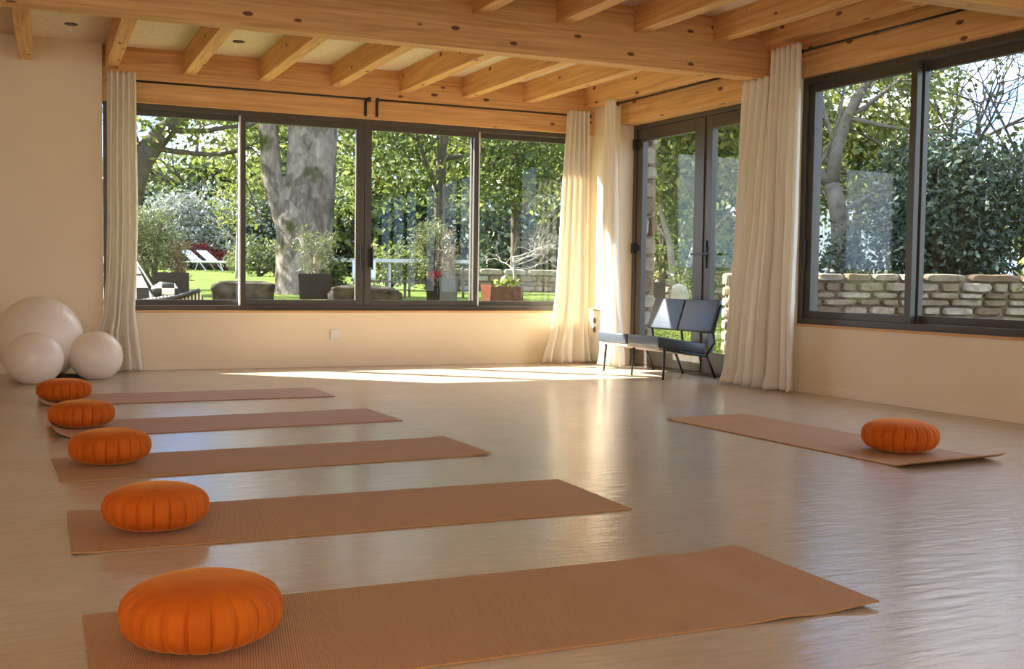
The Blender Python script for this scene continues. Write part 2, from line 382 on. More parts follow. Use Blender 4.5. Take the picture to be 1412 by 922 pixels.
near_names = ['leftmost sliver at the top edge of the picture', 'second from the left at the top edge', 'third from the left, above the door side', 'fourth, reaching towards the big window curtain', 'flat against the right wall over the window']
for i, x in enumerate([2.69, 3.325, 3.95, 4.63, 5.06]):
    o = joist(x, .11, 4.77, 7.08, zc2, .185)
    tag(o, 'timber joist of the near row, ' + near_names[i], 'joist', 'joists of the near ceiling bay')
for (x, y), nm in (((.184, 8.92), 'left of the left curtain'), ((1.423, 8.97), 'over the garden window')):
    r = empty('recessed_downlight', (x, y, zc1(y))); tag(r, 'small round recessed ceiling spotlight, switched off, '+nm, 'downlight', 'recessed spotlights in the far ceiling bay')
    MB().lathe([(.030, -.004), (.047, -.006), (.048, 0), (.030, 0)], n=28).build('trim_ring', 'black', r, True)
    MB().lathe([(.0001, .003), (.029, .001), (.030, -.003), (.0001, -.001)], n=24).build('lens', 'track', r, True)

# ------------------------------------------------------------------ windows and door
def sash(root, x0, x1, z0, z1, y0, y1, wl, wr, wt, wb, hnd=None):
    sb = MB().box(x0, x0+wl, y0, y1, z0, z1).box(x1-wr, x1, y0, y1, z0, z1).box(x0+wl, x1-wr, y0, y1, z1-wt, z1).box(x0+wl, x1-wr, y0, y1, z0, z0+wb)
    s_ = sb.build('window_sash', 'frame', root, bevel=.002, seg=1)
    ym = (y0+y1)/2
    MB().box(x0+wl-.005, x1-wr+.005, ym-.004, ym+.004, z0+wb-.005, z1-wt+.005).build('glass_pane', 'glass', s_)
    return s_
def outer_frame(root, x0, x1, z0, z1, y0, y1, t_=.045, bot=.05, sill=True):
    f = MB().box(x0, x0+t_, y0, y1, z0, z1).box(x1-t_, x1, y0, y1, z0, z1).box(x0+t_, x1-t_, y0, y1, z1-t_, z1)
    if sill: f.box(x0+t_, x1-t_, y0, y1, z0, z0+bot)
    return f.build('window_frame', 'frame', root, bevel=.002, seg=1)
wb = empty('window_1', (0, YB, 0)); struct(wb)
outer_frame(wb, .445, 4.865, .505, 2.245, .035, .19, .04, .045)
ZL, ZH = .548, 2.206
s1 = sash(wb, .485, 1.615, ZL, ZH, .12, .165, .05, .035, .05, .05)
s4 = sash(wb, 3.745, 4.825, ZL, ZH, .12, .165, .035, .05, .05, .05)
s2 = sash(wb, 1.565, 2.674, ZL, ZH, .055, .10, .045, .075, .055, .055)
s3 = sash(wb, 2.680, 3.795, ZL, ZH, .055, .10, .065, .045, .055, .055)
# bright edge profiles of the sliding sashes
for sx, par in ((1.556, s2), (3.796, s3)):
    MB().box(sx-.002, sx+.010, .052, .112, ZL+.005, ZH-.005).build('edge_profile', 'track', par)
def pull(x, z0, z1, par, wide=False):
    h = MB()
    if wide: h.box(x-.028, x+.004, .040, .056, z0+.03, z1-.03)
    h.box(x-.006, x+.008, .012, .026, z0, z1).box(x-.005, x+.007, .02, .056, z0+.02, z0+.04).box(x-.005, x+.007, .02, .056, z1-.04, z1-.02)
    return h.build('pull_handle', 'black', par, bevel=.002)
pull(2.642, .89, 1.10, s2); pull(2.745, .88, 1.10, s3, True)

wr = empty('window_2', CR, RA); struct(wr)
outer_frame(wr, 2.965, 7.06, .505, 2.335, .03, .19, .045, .05)
ws1 = sash(wr, 3.01, 4.035, .552, 2.292, .055, .10, .06, .055, .06, .055)
ws2 = sash(wr, 3.985, 5.02, .552, 2.292, .12, .165, .055, .05, .06, .055)
ws3 = sash(wr, 5.00, 6.03, .552, 2.292, .12, .165, .055, .05, .06, .055)
ws4 = sash(wr, 5.98, 7.015, .552, 2.292, .055, .10, .055, .06, .06, .055)
MB().box(3.022, 3.034, .016, .03, .95, 1.15).box(3.022, 3.034, .02, .056, .97, .99).box(3.022, 3.034, .02, .056, 1.11, 1.13).build('pull_handle', 'black', ws1, bevel=.002)
wr2 = empty('window_3', CR, RA); struct(wr2)
outer_frame(wr2, 7.06, 11.2, .505, 2.335, .03, .19, .045, .05)
for k in range(4): sash(wr2, 7.105+k*1.02, 8.115+k*1.02, .552, 2.292, .08, .12, .05, .05, .06, .055)

dr = empty('door_1', CR, RA); struct(dr)
D0, D1 = .16, .22
MB().box(.50, .555, D0-.01, D1+.02, 0, 2.30).box(2.445, 2.50, D0-.01, D1+.02, 0, 2.30).box(.555, 2.445, D0-.01, D1+.02, 2.245, 2.30).box(.5, 2.5, D0, D1+.06, -.01, .02).build('door_frame', 'frame', dr, bevel=.002, seg=1)
def leaf(x0, x1, wl, wr_):
    l = MB().box(x0, x0+wl, D0, D1, .025, 2.24).box(x1-wr_, x1, D0, D1, .025, 2.24).box(x0+wl, x1-wr_, D0, D1, 2.13, 2.24).box(x0+wl, x1-wr_, D0, D1, .025, .20).build('door_leaf', 'frame', dr, bevel=.002, seg=1)
    MB().box(x0+wl-.005, x1-wr_+.005, D0+.026, D0+.034, .195, 2.135).build('glass_pane', 'glass', l); return l
l1 = leaf(.56, 1.595, .085, .135); l2 = leaf(1.60, 2.44, .105, .085)
MB().box(1.592, 1.612, D0-.012, D0, .03, 2.235).build('cover_strip', 'frame', l2)
for z in (2.10, 1.12, .25):
    MB().box(.535, .575, D0-.045, D0-.005, z-.05, z+.05).box(.585, .60, D0-.03, D0, z-.02, z+.03).build('hinge', 'black', l1, bevel=.004)
hd = MB().box(1.635, 1.670, D0-.012, D0, .93, 1.17).box(1.645, 1.66, D0-.05, D0-.01, 1.045, 1.06).box(1.50, 1.665, D0-.058, D0-.046, 1.045, 1.062).box(1.665, 1.79, D0-.058, D0-.046, 1.045, 1.062)
hd.build('door_handle', 'black', l2, bevel=.003)

rf = empty('window_4_added', (0, -3.1, 0)); struct(rf)  # unseen rear opening, added to let more light into the room
MB().box(-2.9, -2.84, -.05, .05, .5, 2.4).box(.84, .9, -.05, .05, .5, 2.4).box(-2.84, .84, -.05, .05, 2.34, 2.4).box(-2.84, .84, -.05, .05, .5, .56).box(-1.03, -.97, -.04, .04, .56, 2.34).build('window_frame', 'frame', rf)

# curtain rods ------------------------------------------------------
def rod(name, label, loc, rz, x0, x1, z, off, brk, fin):
    r = empty(name, loc, rz); tag(r, label, 'curtain rod')
    MB().tube([(x0, -off, z), (x1, -off, z)], .009, 10).build('pole', 'black', r, True)
    for x in fin:
        MB().tube([(x-.018, -off, z), (x-.010, -off, z), (x+.010, -off, z), (x+.018, -off, z)], [.012, .018, .018, .012], 12).build('finial', 'black', r, True)
    for x in brk:
        MB().box(x-.012, x+.012, -.031, -.021, z-.14, z+.02).box(x-.006, x+.006, -off, -.025, z-.016, z-.006).build('bracket', 'black', r)
    return r
rod('curtain_rod', 'thin black curtain rod over the left half of the garden window', (0, YB, 0), 0, .46, 2.665, 2.405, .10, (2.66,), (2.672,))
rod('curtain_rod', 'thin black curtain rod over the right half of the garden window', (0, YB, 0), 0, 2.76, 4.89, 2.405, .10, (2.765,), (2.752, 4.885))
rod('curtain_rod', 'black curtain rod over the glazed double door', CR, RA, .62, 2.485, 2.455, .12, (2.46,), (.625,))
rod('curtain_rod', 'black curtain rod over the right hand window', CR, RA, 3.06, 5.2, 2.50, .12, (5.15,), (3.10,))

# curtains ------------------------------------------------------------
def curtain(label, loc, rz, off, prof, folds, amp, seed, rodz, skew=0, eyelets=()):
    """prof: list of (z, x0, x1) from the top down; local x along the wall, local -y into the room"""
    rng = random.Random(seed); root = empty('curtain', loc, rz); tag(root, label, 'curtain')
    prof = sorted(prof, reverse=True); nv, nu = 80, folds*22
    wd = [rng.uniform(.55, 1.5) for _ in range(folds)]; tot = sum(wd); cum = [0]
    for q in wd: cum.append(cum[-1]+q/tot)
    am = [rng.uniform(.55, 1.15) for _ in range(folds+1)]; dr_ = [rng.uniform(-.5, .5) for _ in range(folds+2)]
    merge = rng.uniform(0, 6)
    def ext(z):
        for (za, a0, a1), (zb, b0, b1) in zip(prof, prof[1:]):
            if z >= zb:
                k = (za-z)/(za-zb); k = k*k*(3-2*k)*.35 + k*.65
                return a0+(b0-a0)*k, a1+(b1-a1)*k
        return prof[-1][1:]
    vs = []; zt, zb_ = prof[0][0], prof[-1][0]
    for j in range(nv+1):
        v = j/nv; z = zt+(zb_-zt)*v; x0, x1 = ext(z)
        for i in range(nu+1):
            u = i/nu
            uw = u + .014*sin(2*pi*(1.1*u+.5*v)+merge)*v
            uw = min(max(uw, 0), 1)
            # blend from even pleats at the heading to irregular folds below
            n = 0
            while n < folds-1 and u > cum[n+1]: n += 1
            ki = n + (u-cum[n])/(cum[n+1]-cum[n]); vb = min(1, v/.35); vb = vb*vb*(3-2*vb)
            k = u*folds*(1-vb) + ki*vb
            q0 = int(min(k, folds-.001)); fk_ = k-q0
            a = amp*((1-vb)*.8 + vb*(am[q0]*(1-fk_)+am[q0+1]*fk_))*(1+.30*v)
            sh = sin(2*pi*k + v*(dr_[q0]*(1-fk_)+dr_[q0+1]*fk_))
            sh = sh*(1-.22*sh*sh) + .12*vb*sin(4*pi*k+merge+2*v)
            y = -off + a*sh + amp*.5*vb*v*sin(pi*k+merge+v*1.5)
            if v > .55:
                kk = (v-.55)/.45; y += .010*kk*sin(14*v+7*u+merge)*sin(pi*u)
            if v > .93:
                kk = (v-.93)/.07
                y -= .02*kk*kk*(1+sin(9*u+merge)); uw += .010*kk*sin(2*pi*k*1.5+merge)
            zz = z + (0 if v < .97 else .004*sin(17*u))
            if j == nv: zz = max(.006, zb_) + .006*(1+sin(23*u+merge))*.5
            vs.append((x0+(x1-x0)*uw + skew*v, y, zz))
    fs = [(j*(nu+1)+i, j*(nu+1)+i+1, (j+1)*(nu+1)+i+1, (j+1)*(nu+1)+i) for j in range(nv) for i in range(nu)]
    c = MB().add(vs, fs).build('cloth_panel', 'cloth', root, True)
    so = c.modifiers.new('solid', 'SOLIDIFY'); so.thickness = .0022; so.offset = 0
    x0, x1 = ext(rodz)
    for k in eyelets:
        xx = x0+(x1-x0)*k/(folds*2)
        pts = [(xx, -off+.022*cos(t_), rodz+.022*sin(t_)) for t_ in [2*pi*q/14 for q in range(15)]]
        MB().tube(pts, .0035, 5, False).build('eyelet', 'black', root, True)
    return root
curtain('cream curtain gathered at the left end of the garden window, beside the white balls', (0, YB, 0), 0, .135,
        [(2.462, .465, .688), (1.27, .462, .702), (.80, .45, .69), (.50, .43, .675), (.30, .375, .70), (.012, .345, .735)], 5, .042, 3, 2.405)
curtain('cream curtain at the right end of the garden window, left of the room corner', (0, YB, 0), 0, .14,
        [(2.445, 4.63, 4.86), (1.42, 4.575, 4.87), (.72, 4.535, 4.885), (.42, 4.50, 4.885), (.012, 4.39, 4.93)], 5, .046, 11, 2.405)
curtain('narrow cream curtain on the wall left of the glazed door, behind the bench', CR, RA, .155,
        [(2.50, .47, .66), (1.20, .47, .70), (.60, .47, .76), (.012, .48, .86)], 4, .040, 23, 2.455)
curtain('cream curtain right of the glazed door, half hidden by the beam and the nearer curtain', CR, RA, .12,
        [(2.375, 2.435, 2.76), (1.27, 2.385, 2.68), (.75, 2.36, 2.60), (.34, 2.33, 2.55), (.012, 2.30, 2.52)], 4, .050, 31, 2.32)
curtain('large cream curtain in front of the pillar left of the right hand window', CR, RA, .14,
        [(2.555, 2.80, 3.13), (1.25, 2.745, 3.14), (.60, 2.66, 3.135), (.25, 2.62, 3.15), (.012, 2.60, 3.17)], 6, .058, 42, 2.50, eyelets=(11,))

# socket, wall unit -------------------------------------------------
r = empty('wall_socket', (2.394, YB, .295)); tag(r, 'small cream wall socket on the low wall under the garden window', 'socket')
MB().box(-.041, .041, -.009, 0, -.041, .041).build('socket_plate', 'whitebox', r, bevel=.004)
MB().lathe([(.0001, 0), (.020, 0), (.022, .006), (.0001, .006)], n=24).build('socket_insert', 'skirting', r, True).rotation_euler = (radians(90), 0, 0)
r.children[1].location = (0, -.008, 0)
r = empty('wall_unit', RWp(.16, 0, 0), RA); tag(r, 'low white wall cabinet with two round grilles in the corner between curtains', 'cabinet')
MB().box(-.09, .22, -.055, 0, .02, .52).build('cabinet_body', 'whitebox', r, bevel=.004)
MB().box(-.10, .23, -.065, 0, .52, .53).build('cabinet_top', 'strap', r)
for z in (.42, .33):
    g = MB().lathe([(.018, 0), (.026, .004), (.030, 0)], n=24).build('round_grille', 'strap', r, True); g.rotation_euler = (radians(90), 0, 0); g.location = (.02, -.055, z)

# ------------------------------------------------------------------ bench
bn = empty('lounge_bench', RWp(1.44, 0, 0), RA)
tag(bn, 'low dark grey upholstered bench with two backrests and thin black legs at the glazed door', 'bench')
def cush(x0, x1, pts):     # pts: four (y,z) points of the side outline, extruded in x
    vs = [(x0, *p) for p in pts] + [(x1, *p) for p in pts]
    return MB().add(vs, [(0, 1, 2, 3), (7, 6, 5, 4), (0, 4, 5, 1), (1, 5, 6, 2), (2, 6, 7, 3), (3, 7, 4, 0)])
for a, b2 in ((-.475, -.012), (.008, .475)):
    cush(a, b2, [(-.50, .272), (-.02, .200), (-.02, .295), (-.50, .360)]).build('seat_cushion', 'vinyl', bn, True, .014, 3)
for a, b2 in ((-.455, .010), (.022, .492)):
    cush(a, b2, [(.012, .392), (.062, .375), (.135, .650), (.098, .660)]).build('backrest_cushion', 'vinyl', bn, True, .010, 3)
cush(-.44, .47, [(-.485, .248), (-.02, .180), (-.02, .199), (-.485, .271)]).build('seat_base', 'strap', bn, bevel=.003)
for x, dx in ((-.40, -.06), (.05, -.055), (.50, -.035)):
    MB().tube([(x, -.455, .262), (x+dx, -.44, 0.0)], [.012, .009], 8).build('leg', 'black', bn, True)
    MB().tube([(x, -.03, .205), (x+dx*.4+.01, .07, 0.0)], [.012, .009], 8).build('leg', 'black', bn, True)
    MB().tube([(x, -.03, .20), (x, .05, .30), (x, .035, .39), (x, .115, .62)], .011, 8).build('backrest_support', 'black', bn, True)
    MB().tube([(x, -.47, .258), (x, -.02, .188)], .010, 6).build('cross_bar', 'black', bn, True)

# ------------------------------------------------------------------ balls
def ball(x, y, rx, h, label, name='exercise_ball'):
    r = empty(name, (x, y, 0)); tag(r, label, 'exercise ball')
    prof = [(.0001, 0)]
    n = 40; R = rx
    for k in range(n+1):
        a = -pi/2 + pi*k/n; rr_ = cos(a)*R; zz = (sin(a)+1)/2*(h+.02)-.02
        if zz < 0.001: continue
        if len(prof) == 1: prof.append((max(.05, rr_*.97), 0.0005))
        prof.append((max(rr_, .0001), zz))
    MB().lathe(prof, n=64).build('ball_body', 'ball', r, True)
    v = MB().lathe([(.0001, .003), (.008, .003), (.010, 0)], n=16).build('valve', 'whitebox', r, True)
    v.rotation_euler = (radians(-70), 0, radians(200)); v.location = (sin(radians(20))*-R*.6, R*.79, h*.5)
    v.location = (0, 0, h+.0005); v.rotation_euler = (0, 0, 0)
ball(-.055, 9.18, .320, .63, 'largest white exercise ball, standing behind the two small ones')
ball(-.088, 8.77, .204, .375, 'smaller white exercise ball in front, at the left edge of the picture')
ball(.350, 9.03, .198, .368, 'smaller white exercise ball next to the foot of the left curtain')
pb = MB().box(-.10, .10, -.055, .055, .001, .02).add([(-.085, -.045, .018), (.085, -.045, .018), (.085, .045, .018), (-.085, .045, .018), (-.06, -.03, .045), (.06, -.025, .04), (.06, .03, .03), (-.06, .03, .05)], [(0, 1, 5, 4), (1, 2, 6, 5), (2, 3, 7, 6), (3, 0, 4, 7), (4, 5, 6, 7)]).build('storage_pouch', 'black', bevel=.005)
pb.location = (.165, 9.02, 0); tag(pb, 'small black pouch lying on the floor between the white balls', 'pouch')

# ------------------------------------------------------------------ yoga mats and cushions
def yoga_mat(x0, y0, ang, L_, W_, mname, label, curlL=0, curlR=0, lenL=.12, lenR=.12, rip=0):
    """x0,y0: near left corner; long side along local x"""
    r = MB(); nu, nv = 120, 30; vs = []
    for top in (1, 0):
        for i in range(nu+1):
            for j in range(nv+1):
                x = L_*i/nu; y = W_*j/nv; z = 0
                if curlL and x < lenL: q = (lenL-x)/lenL; z += curlL*q*q; 
                if curlR and x > L_-lenR: q = (x-L_+lenR)/lenR; z += curlR*q*q*(3-2*q)
                if rip: z += rip*math.exp(-((x-L_+.28)/.07)**2)*(.4+.6*sin(y*5+1)**2)
                vs.append((x, y, z+.001+(.005 if top else 0)))
    n1 = (nu+1)*(nv+1); fs = []
    for i in range(nu):
        for j in range(nv):
            a = i*(nv+1)+j; fs.append((a, a+nv+1, a+nv+2, a+1)); fs.append((n1+a, n1+a+1, n1+a+nv+2, n1+a+nv+1))
    for i in range(nu):
        a = i*(nv+1); fs.append((a, n1+a, n1+a+nv+1, a+nv+1)); a += nv; fs.append((a, a+nv+1, n1+a+nv+1, n1+a))
    for j in range(nv):
        fs.append((j, j+1, n1+j+1, n1+j)); a = nu*(nv+1)+j; fs.append((a, n1+a, n1+a+1, a+1))
    o = r.add(vs, fs).build('yoga_mat', mname, None, True)
    sm = o.modifiers.new('es', 'EDGE_SPLIT'); sm.split_angle = radians(50)
    o.location = (x0, y0, 0); o.rotation_euler = (0, 0, ang); tag(o, label, 'yoga mat', 'brown yoga mats laid out on the floor'); return o
yoga_mat(.075, 2.135, radians(.2), 1.86, .62, 'mat', 'nearest brown yoga mat, running along the bottom of the picture', 0, .012, lenR=.2, rip=.006)
yoga_mat(.062, 3.375, radians(.3), 1.855, .605, 'mat', 'brown yoga mat second nearest on the left, under the second largest looking cushion', .004, .0)
yoga_mat(.045, 4.565, radians(3.0), 1.85, .585, 'mat', 'brown yoga mat in the middle of the left row of five', 0, .006)
yoga_mat(.035, 5.80, radians(4.2), 1.83, .60, 'mat_sheen', 'sheen tinted brown yoga mat fourth from the front, with its left end curled up', .035, 0, .10)
yoga_mat(-.045, 7.215, radians(1.6), 1.845, .60, 'mat_sheen', 'farthest sheen tinted brown yoga mat, its left end curled up by the cushion', .04, 0, .10)
o = yoga_mat(3.50, 3.70, radians(94.6), 1.84, .605, 'mat', 'single brown yoga mat on the right, its near end curled up', .032, .004, .14, .1)
# near end of this mat is its local x=0; local y points left, so shift to keep the left side in place
o.location = (3.50+.605, 3.745, 0)

def zafu(parent_name='meditation_cushion'):
    R, H = .166, .142; P = 20; nu = P*20; prof = []
    vs = []; nv = 28
    for j in range(nv+1):
        a = -pi/2 + pi*j/nv
        rr_ = R*abs(cos(a))**.70 if 0 < j < nv else .0005
        z = H/2 + H/2*math.copysign(abs(sin(a))**.80, sin(a))
        side = max(0, 1-(abs(z-H*.44)/(H*.46))**4)
        dome = 0
        for i in range(nu):
            th = 2*pi*i/nu; q = (th*P/(2*pi)) % 1
            d = min(q, 1-q); groove = math.exp(-(d/.05)**2)
            puff = (1-abs(2*q-1)**2.2)
            rad = rr_ + side*(.0050*puff - .0125*groove) + side*.0008*sin(th*3*P+1)
            rad = max(rad, .0003)
            vs.append((rad*cos(th), rad*sin(th), max(0.0, z + .0015*sin(5*th)*side)))
    fs = [(j*nu+i, j*nu+(i+1) % nu, (j+1)*nu+(i+1) % nu, (j+1)*nu+i) for j in range(nv) for i in range(nu)]
    root = empty(parent_name)
    MB().add(vs, fs).build('pleated_cover', 'orange', root, True)
    # flat round top panel seam
    pts = [(R*.70*cos(t_), R*.70*sin(t_), H*.905) for t_ in [2*pi*k/48 for k in range(49)]]
    lp = MB(); lp.box(-.004, .030, -.004, .004, 0, .004); hh = lp.build('carry_loop', 'orange', root, bevel=.001); hh.location = (R-.002, 0, H*.5); hh.rotation_euler = (0, radians(75), 0)
    return root
zf = zafu()
cs = [((.312, 2.462), 'largest looking orange cushion, on the nearest mat at the bottom left', .0, 1.03),
      ((.318, 3.640), 'round orange pleated cushion on the second nearest mat', .5, .97),
      ((.246, 4.955), 'round orange pleated cushion on the middle mat of the left row', 1.1, .985),
      ((.166, 6.180), 'round orange pleated cushion on the fourth mat, the one with the curled end', 2.2, .98),
      ((.098, 7.480), 'smallest looking orange cushion, on the farthest mat in front of the white balls', 3.0, .96),
      ((3.815, 4.115), 'orange pleated cushion alone on the right hand mat', 4.1, 1.06)]
for i, ((x, y), lb, rz, sc_) in enumerate(cs):
    o = zf if i == 0 else copy_tree(zf)
    o.location = (x, y, .0062); o.rotation_euler = (0, 0, rz); o.scale = (sc_, sc_, sc_*(1.0 + .02*((i*7) % 3)))
    tag(o, lb, 'cushion', 'orange meditation cushions')

# ------------------------------------------------------------------ garden
def sm01(a, b_, x):
    k = min(max((x-a)/(b_-a), 0), 1); return k*k*(3-2*k)
def ground(x, y):
    r_ = hypot(x, y); az = math.degrees(math.atan2(x, y))
    sl = .0185 + (.004-.0185)*sm01(12, 18, az)
    z = .50 + sl*(r_-13)
    if az > 30: z = z*(1-sm01(34, 36, az)) + 0.0*sm01(34, 36, az) if r_ < 20 else z
    dn = (x-CR[0])*cos(radians(4)) + (y-CR[1])*sin(radians(4))
    if y < 10.3 and x > 4.9: z *= sm01(3.3, 4.3, dn)
    return z - .03
def P(azd, r_, z=None):
    x, y = r_*sin(radians(azd)), r_*cos(radians(azd)); return Vector((x, y, ground(x, y) if z is None else z))
vs = []; AZ = np.concatenate([np.linspace(-60, 30, 61), np.linspace(30.5, 60, 60), np.linspace(61, 115, 30)]); NR = 70
for a in AZ:
    s_, c_ = sin(radians(a)), cos(radians(a))
    cand = []
    if c_ > 0: cand.append(10.0/c_)
    if s_ > 0: cand.append(5.45/s_ if a > 40 else 1e9)
    if a < 0: cand = [10.0/c_]
    r1 = min(cand)
    for k in range(NR+1):
        r_ = r1 + (110-r1)*(k/NR)**2.2
        x, y = r_*s_, r_*c_; vs.append((x, y, ground(x, y) if c_ > -.2 else 0))
fs = [(i*(NR+1)+k, (i+1)*(NR+1)+k, (i+1)*(NR+1)+k+1, i*(NR+1)+k+1) for i in range(len(AZ)-1) for k in range(NR)]
gr = MB().add(vs, [tuple(reversed(f)) for f in fs]).build('ground', 'lawn', None, True); struct(gr)
pv = MB(); A = RWp(-.6, .31, .004); B2 = RWp(13, .31, .004); C2 = RWp(13, 3.4, .004); D2 = RWp(-.6, 3.4, .004)
pv.add([A, B2, C2, D2, A-Vector((0, 0, .05)), B2-Vector((0, 0, .05)), C2-Vector((0, 0, .05)), D2-Vector((0, 0, .05))], [(0, 1, 2, 3), (7, 6, 5, 4), (0, 4, 5, 1), (1, 5, 6, 2), (2, 6, 7, 3), (3, 7, 4, 0)])
struct(pv.build('terrace_ground', 'gravel'))

def leaves_mesh(pos, size, rng, tint, up=0.0, asp=.5):
    n = len(pos); d = rng.normal(size=(n, 3)); d[:, 2] = d[:, 2]*(1-up*.5) - up*.6; d /= np.linalg.norm(d, axis=1)[:, None]
    q = rng.normal(size=(n, 3)); s_ = np.cross(d, q); s_ /= np.linalg.norm(s_, axis=1)[:, None]
    L_ = size*rng.uniform(.6, 1.3, n)[:, None]
    nn = np.cross(d, s_)
    v0 = pos; v1 = pos + d*L_*.45 + s_*L_*asp*.5 + nn*L_*.06; v2 = pos + d*L_; v3 = pos + d*L_*.45 - s_*L_*asp*.5 + nn*L_*.06
    V = np.stack([v0, v1, v2, v3], 1).reshape(-1, 3)
    return V, np.arange(n*4).reshape(n, 4)
def foliage(name, mname, parent, V, F, tint):
    me = bpy.data.meshes.new(name); n = len(F)
    me.vertices.add(len(V)); me.vertices.foreach_set('co', V.astype(np.float32).ravel())
    me.loops.add(n*4); me.loops.foreach_set('vertex_index', F.astype(np.int32).ravel())
    me.polygons.add(n); me.polygons.foreach_set('loop_start', (np.arange(n)*4).astype(np.int32)); me.polygons.foreach_set('loop_total', np.full(n, 4, np.int32))
    me.update(calc_edges=True); a = me.attributes.new('tint', 'FLOAT', 'FACE'); a.data.foreach_set('value', tint.astype(np.float32))
    me.materials.append(M[mname]); o = bpy.data.objects.new(name, me); COL.objects.link(o)
    if parent: o.parent = parent
    return o
def cloud(rng, blobs, n, clumps, cr):
    """blobs: (cx,cy,cz,rx,ry,rz) ; leaves in clumps filling them"""
    vol = np.array([b_[3]*b_[4]*b_[5] for b_ in blobs])**.67; vol = vol/vol.sum(); out = []; tn = []
    for b_, f_ in zip(blobs, vol):
        k = max(3, int(clumps*f_)); d = rng.normal(size=(k, 3)); d /= np.linalg.norm(d, axis=1)[:, None]
        cc = np.array(b_[:3]) + d*(rng.uniform(.25, 1, (k, 1))**.45)*np.array(b_[3:6])
        m_ = max(1, int(n*f_/k)); ct = rng.uniform(.2, .8, k)
        for c, q in zip(cc, ct):
            p = c + rng.normal(size=(m_, 3))*cr*np.array([1, 1, .7]); out.append(p); tn.append(np.clip(q + rng.normal(size=m_)*.18, 0, 1))
    return np.concatenate(out), np.concatenate(tn)
def branches(mb, rng, start, d, length, rad, depth, n=6, curv=.25, tips=None, fork=2, upw=.15):
    p = Vector(start); pts = [p.copy()]; rads = [rad]; seg = 5; dd = Vector(d).normalized()
    for k in range(seg):
        dd = (dd + Vector((rng.normal(), rng.normal(), rng.normal()))*curv*.35 + Vector((0, 0, upw*.3))).normalized()
        p = p + dd*length/seg; pts.append(p.copy()); rads.append(rad*(1-.55*(k+1)/seg))
        if depth > 0 and k >= 2:
            for _ in range(fork if k == seg-1 else 1):
                nd = (dd + Vector((rng.normal(), rng.normal(), rng.normal()*.6))*.75).normalized()
                branches(mb, rng, p, nd, length*rng.uniform(.5, .8), rads[-1]*.7, depth-1, max(4, n-1), curv, tips, fork, upw)
    mb.tube(pts, rads, n)
    if tips is not None: tips.append(tuple(p)); tips.append(tuple(pts[3]))
def tree(name, label, cat, azd, r_, trunkh, rad, blobs, nleaf, leafsize, mleaf, mbark, seed, clumps=120, cr=.35, lean=(0, 0), brn=5, group=None, brl=1.6, depth=2, up=.3):
    """blobs are given relative to the trunk foot"""
    rng = np.random.default_rng(seed); base = P(azd, r_); root = empty(name, base); tag(root, label, cat, group)
    if trunkh > 0:
        mb = MB(); pts = []; rads = []
        for k in range(7):
            f_ = k/6; pts.append((lean[0]*f_*f_ + .05*rad*rng.normal(), lean[1]*f_*f_, -.1+(trunkh+.1)*f_)); rads.append(rad*(1.25 if k == 0 else 1-.4*f_))
        mb.tube(pts, rads, 10)
        for k in range(brn):
            q = pts[3+k % 4]; an = rng.uniform(0, 2*pi)
            branches(mb, rng, q, (cos(an), sin(an), rng.uniform(.1, .9)), brl*rng.uniform(.7, 1.2), rad*.42, depth, 6)
        mb.build('trunk', mbark, root, True)
    if nleaf:
        pos, tn = cloud(rng, blobs, nleaf, clumps, cr)
        V, F = leaves_mesh(pos, leafsize, rng, tn, up)
        foliage('foliage', mleaf, root, V, F, tn)
    return root

# the big plane tree -----------------------------------------------
bt = empty('plane_tree', P(12.6, 16.9)); tag(bt, 'huge old tree with several thick mottled trunks rising from one base', 'tree')
mb = MB(); ca, sa = cos(radians(12.6)), sin(radians(12.6))
def R2(x, y, z): return (x*ca + y*sa, -x*sa + y*ca, z)
def stem(pts, rads): mb.tube([R2(*p) for p in pts], rads, 14)
stem([(-.02, 0, -.3), (-.02, 0, .0), (-.08, 0, .5), (-.13, 0, 1.1), (-.17, 0, 1.8), (-.14, 0, 2.8), (-.12, 0, 4.2), (-.05, 0, 7)], [.62, .52, .45, .38, .20, .185, .175, .14])
stem([(-.10, 0.0, .3), (-.25, 0, .9), (-.40, 0, 1.25), (-.57, 0, 1.75), (-.62, 0, 2.4), (-.64, 0, 3.6), (-.9, .1, 7)], [.22, .22, .20, .155, .15, .15, .13])
stem([(.0, .08, .2), (.08, .05, .9), (.13, 0, 1.6), (.17, 0, 2.4), (.16, 0, 3.4), (.3, 0, 7)], [.30, .26, .22, .17, .16, .12])
stem([(.05, .15, .4), (.20, .12, 1.3), (.25, .1, 2.0), (.29, .1, 2.6), (.28, .1, 3.4), (.6, .2, 7)], [.24, .17, .14, .12, .11, .09])
stem([(0, 0, .15), (-.36, -.1, -.12)], [.2, .07]); stem([(0, 0, .15), (.42, -.1, -.12)], [.22, .07])
tr_ = mb.build('trunk', 'bark', bt, True)
rm = tr_.modifiers.new('rm', 'REMESH'); rm.mode = 'VOXEL'; rm.voxel_size = .03; rm.use_smooth_shade = True
sm_ = tr_.modifiers.new('sm', 'SMOOTH'); sm_.iterations = 4
rng = np.random.default_rng(77)
pos, tn = cloud(rng, [(0, 0, 8.5, 3.2, 3.2, 1.8), (-2.2, 0, 7.3, 1.6, 1.6, 1.2), (2.6, .5, 7.5, 1.8, 1.6, 1.2)], 9000, 130, .4)
V, F = leaves_mesh(pos, .22, rng, tn, .3); foliage('foliage', 'leaf', bt, V, F, tn)

BG = 'trees standing beyond the lawn'
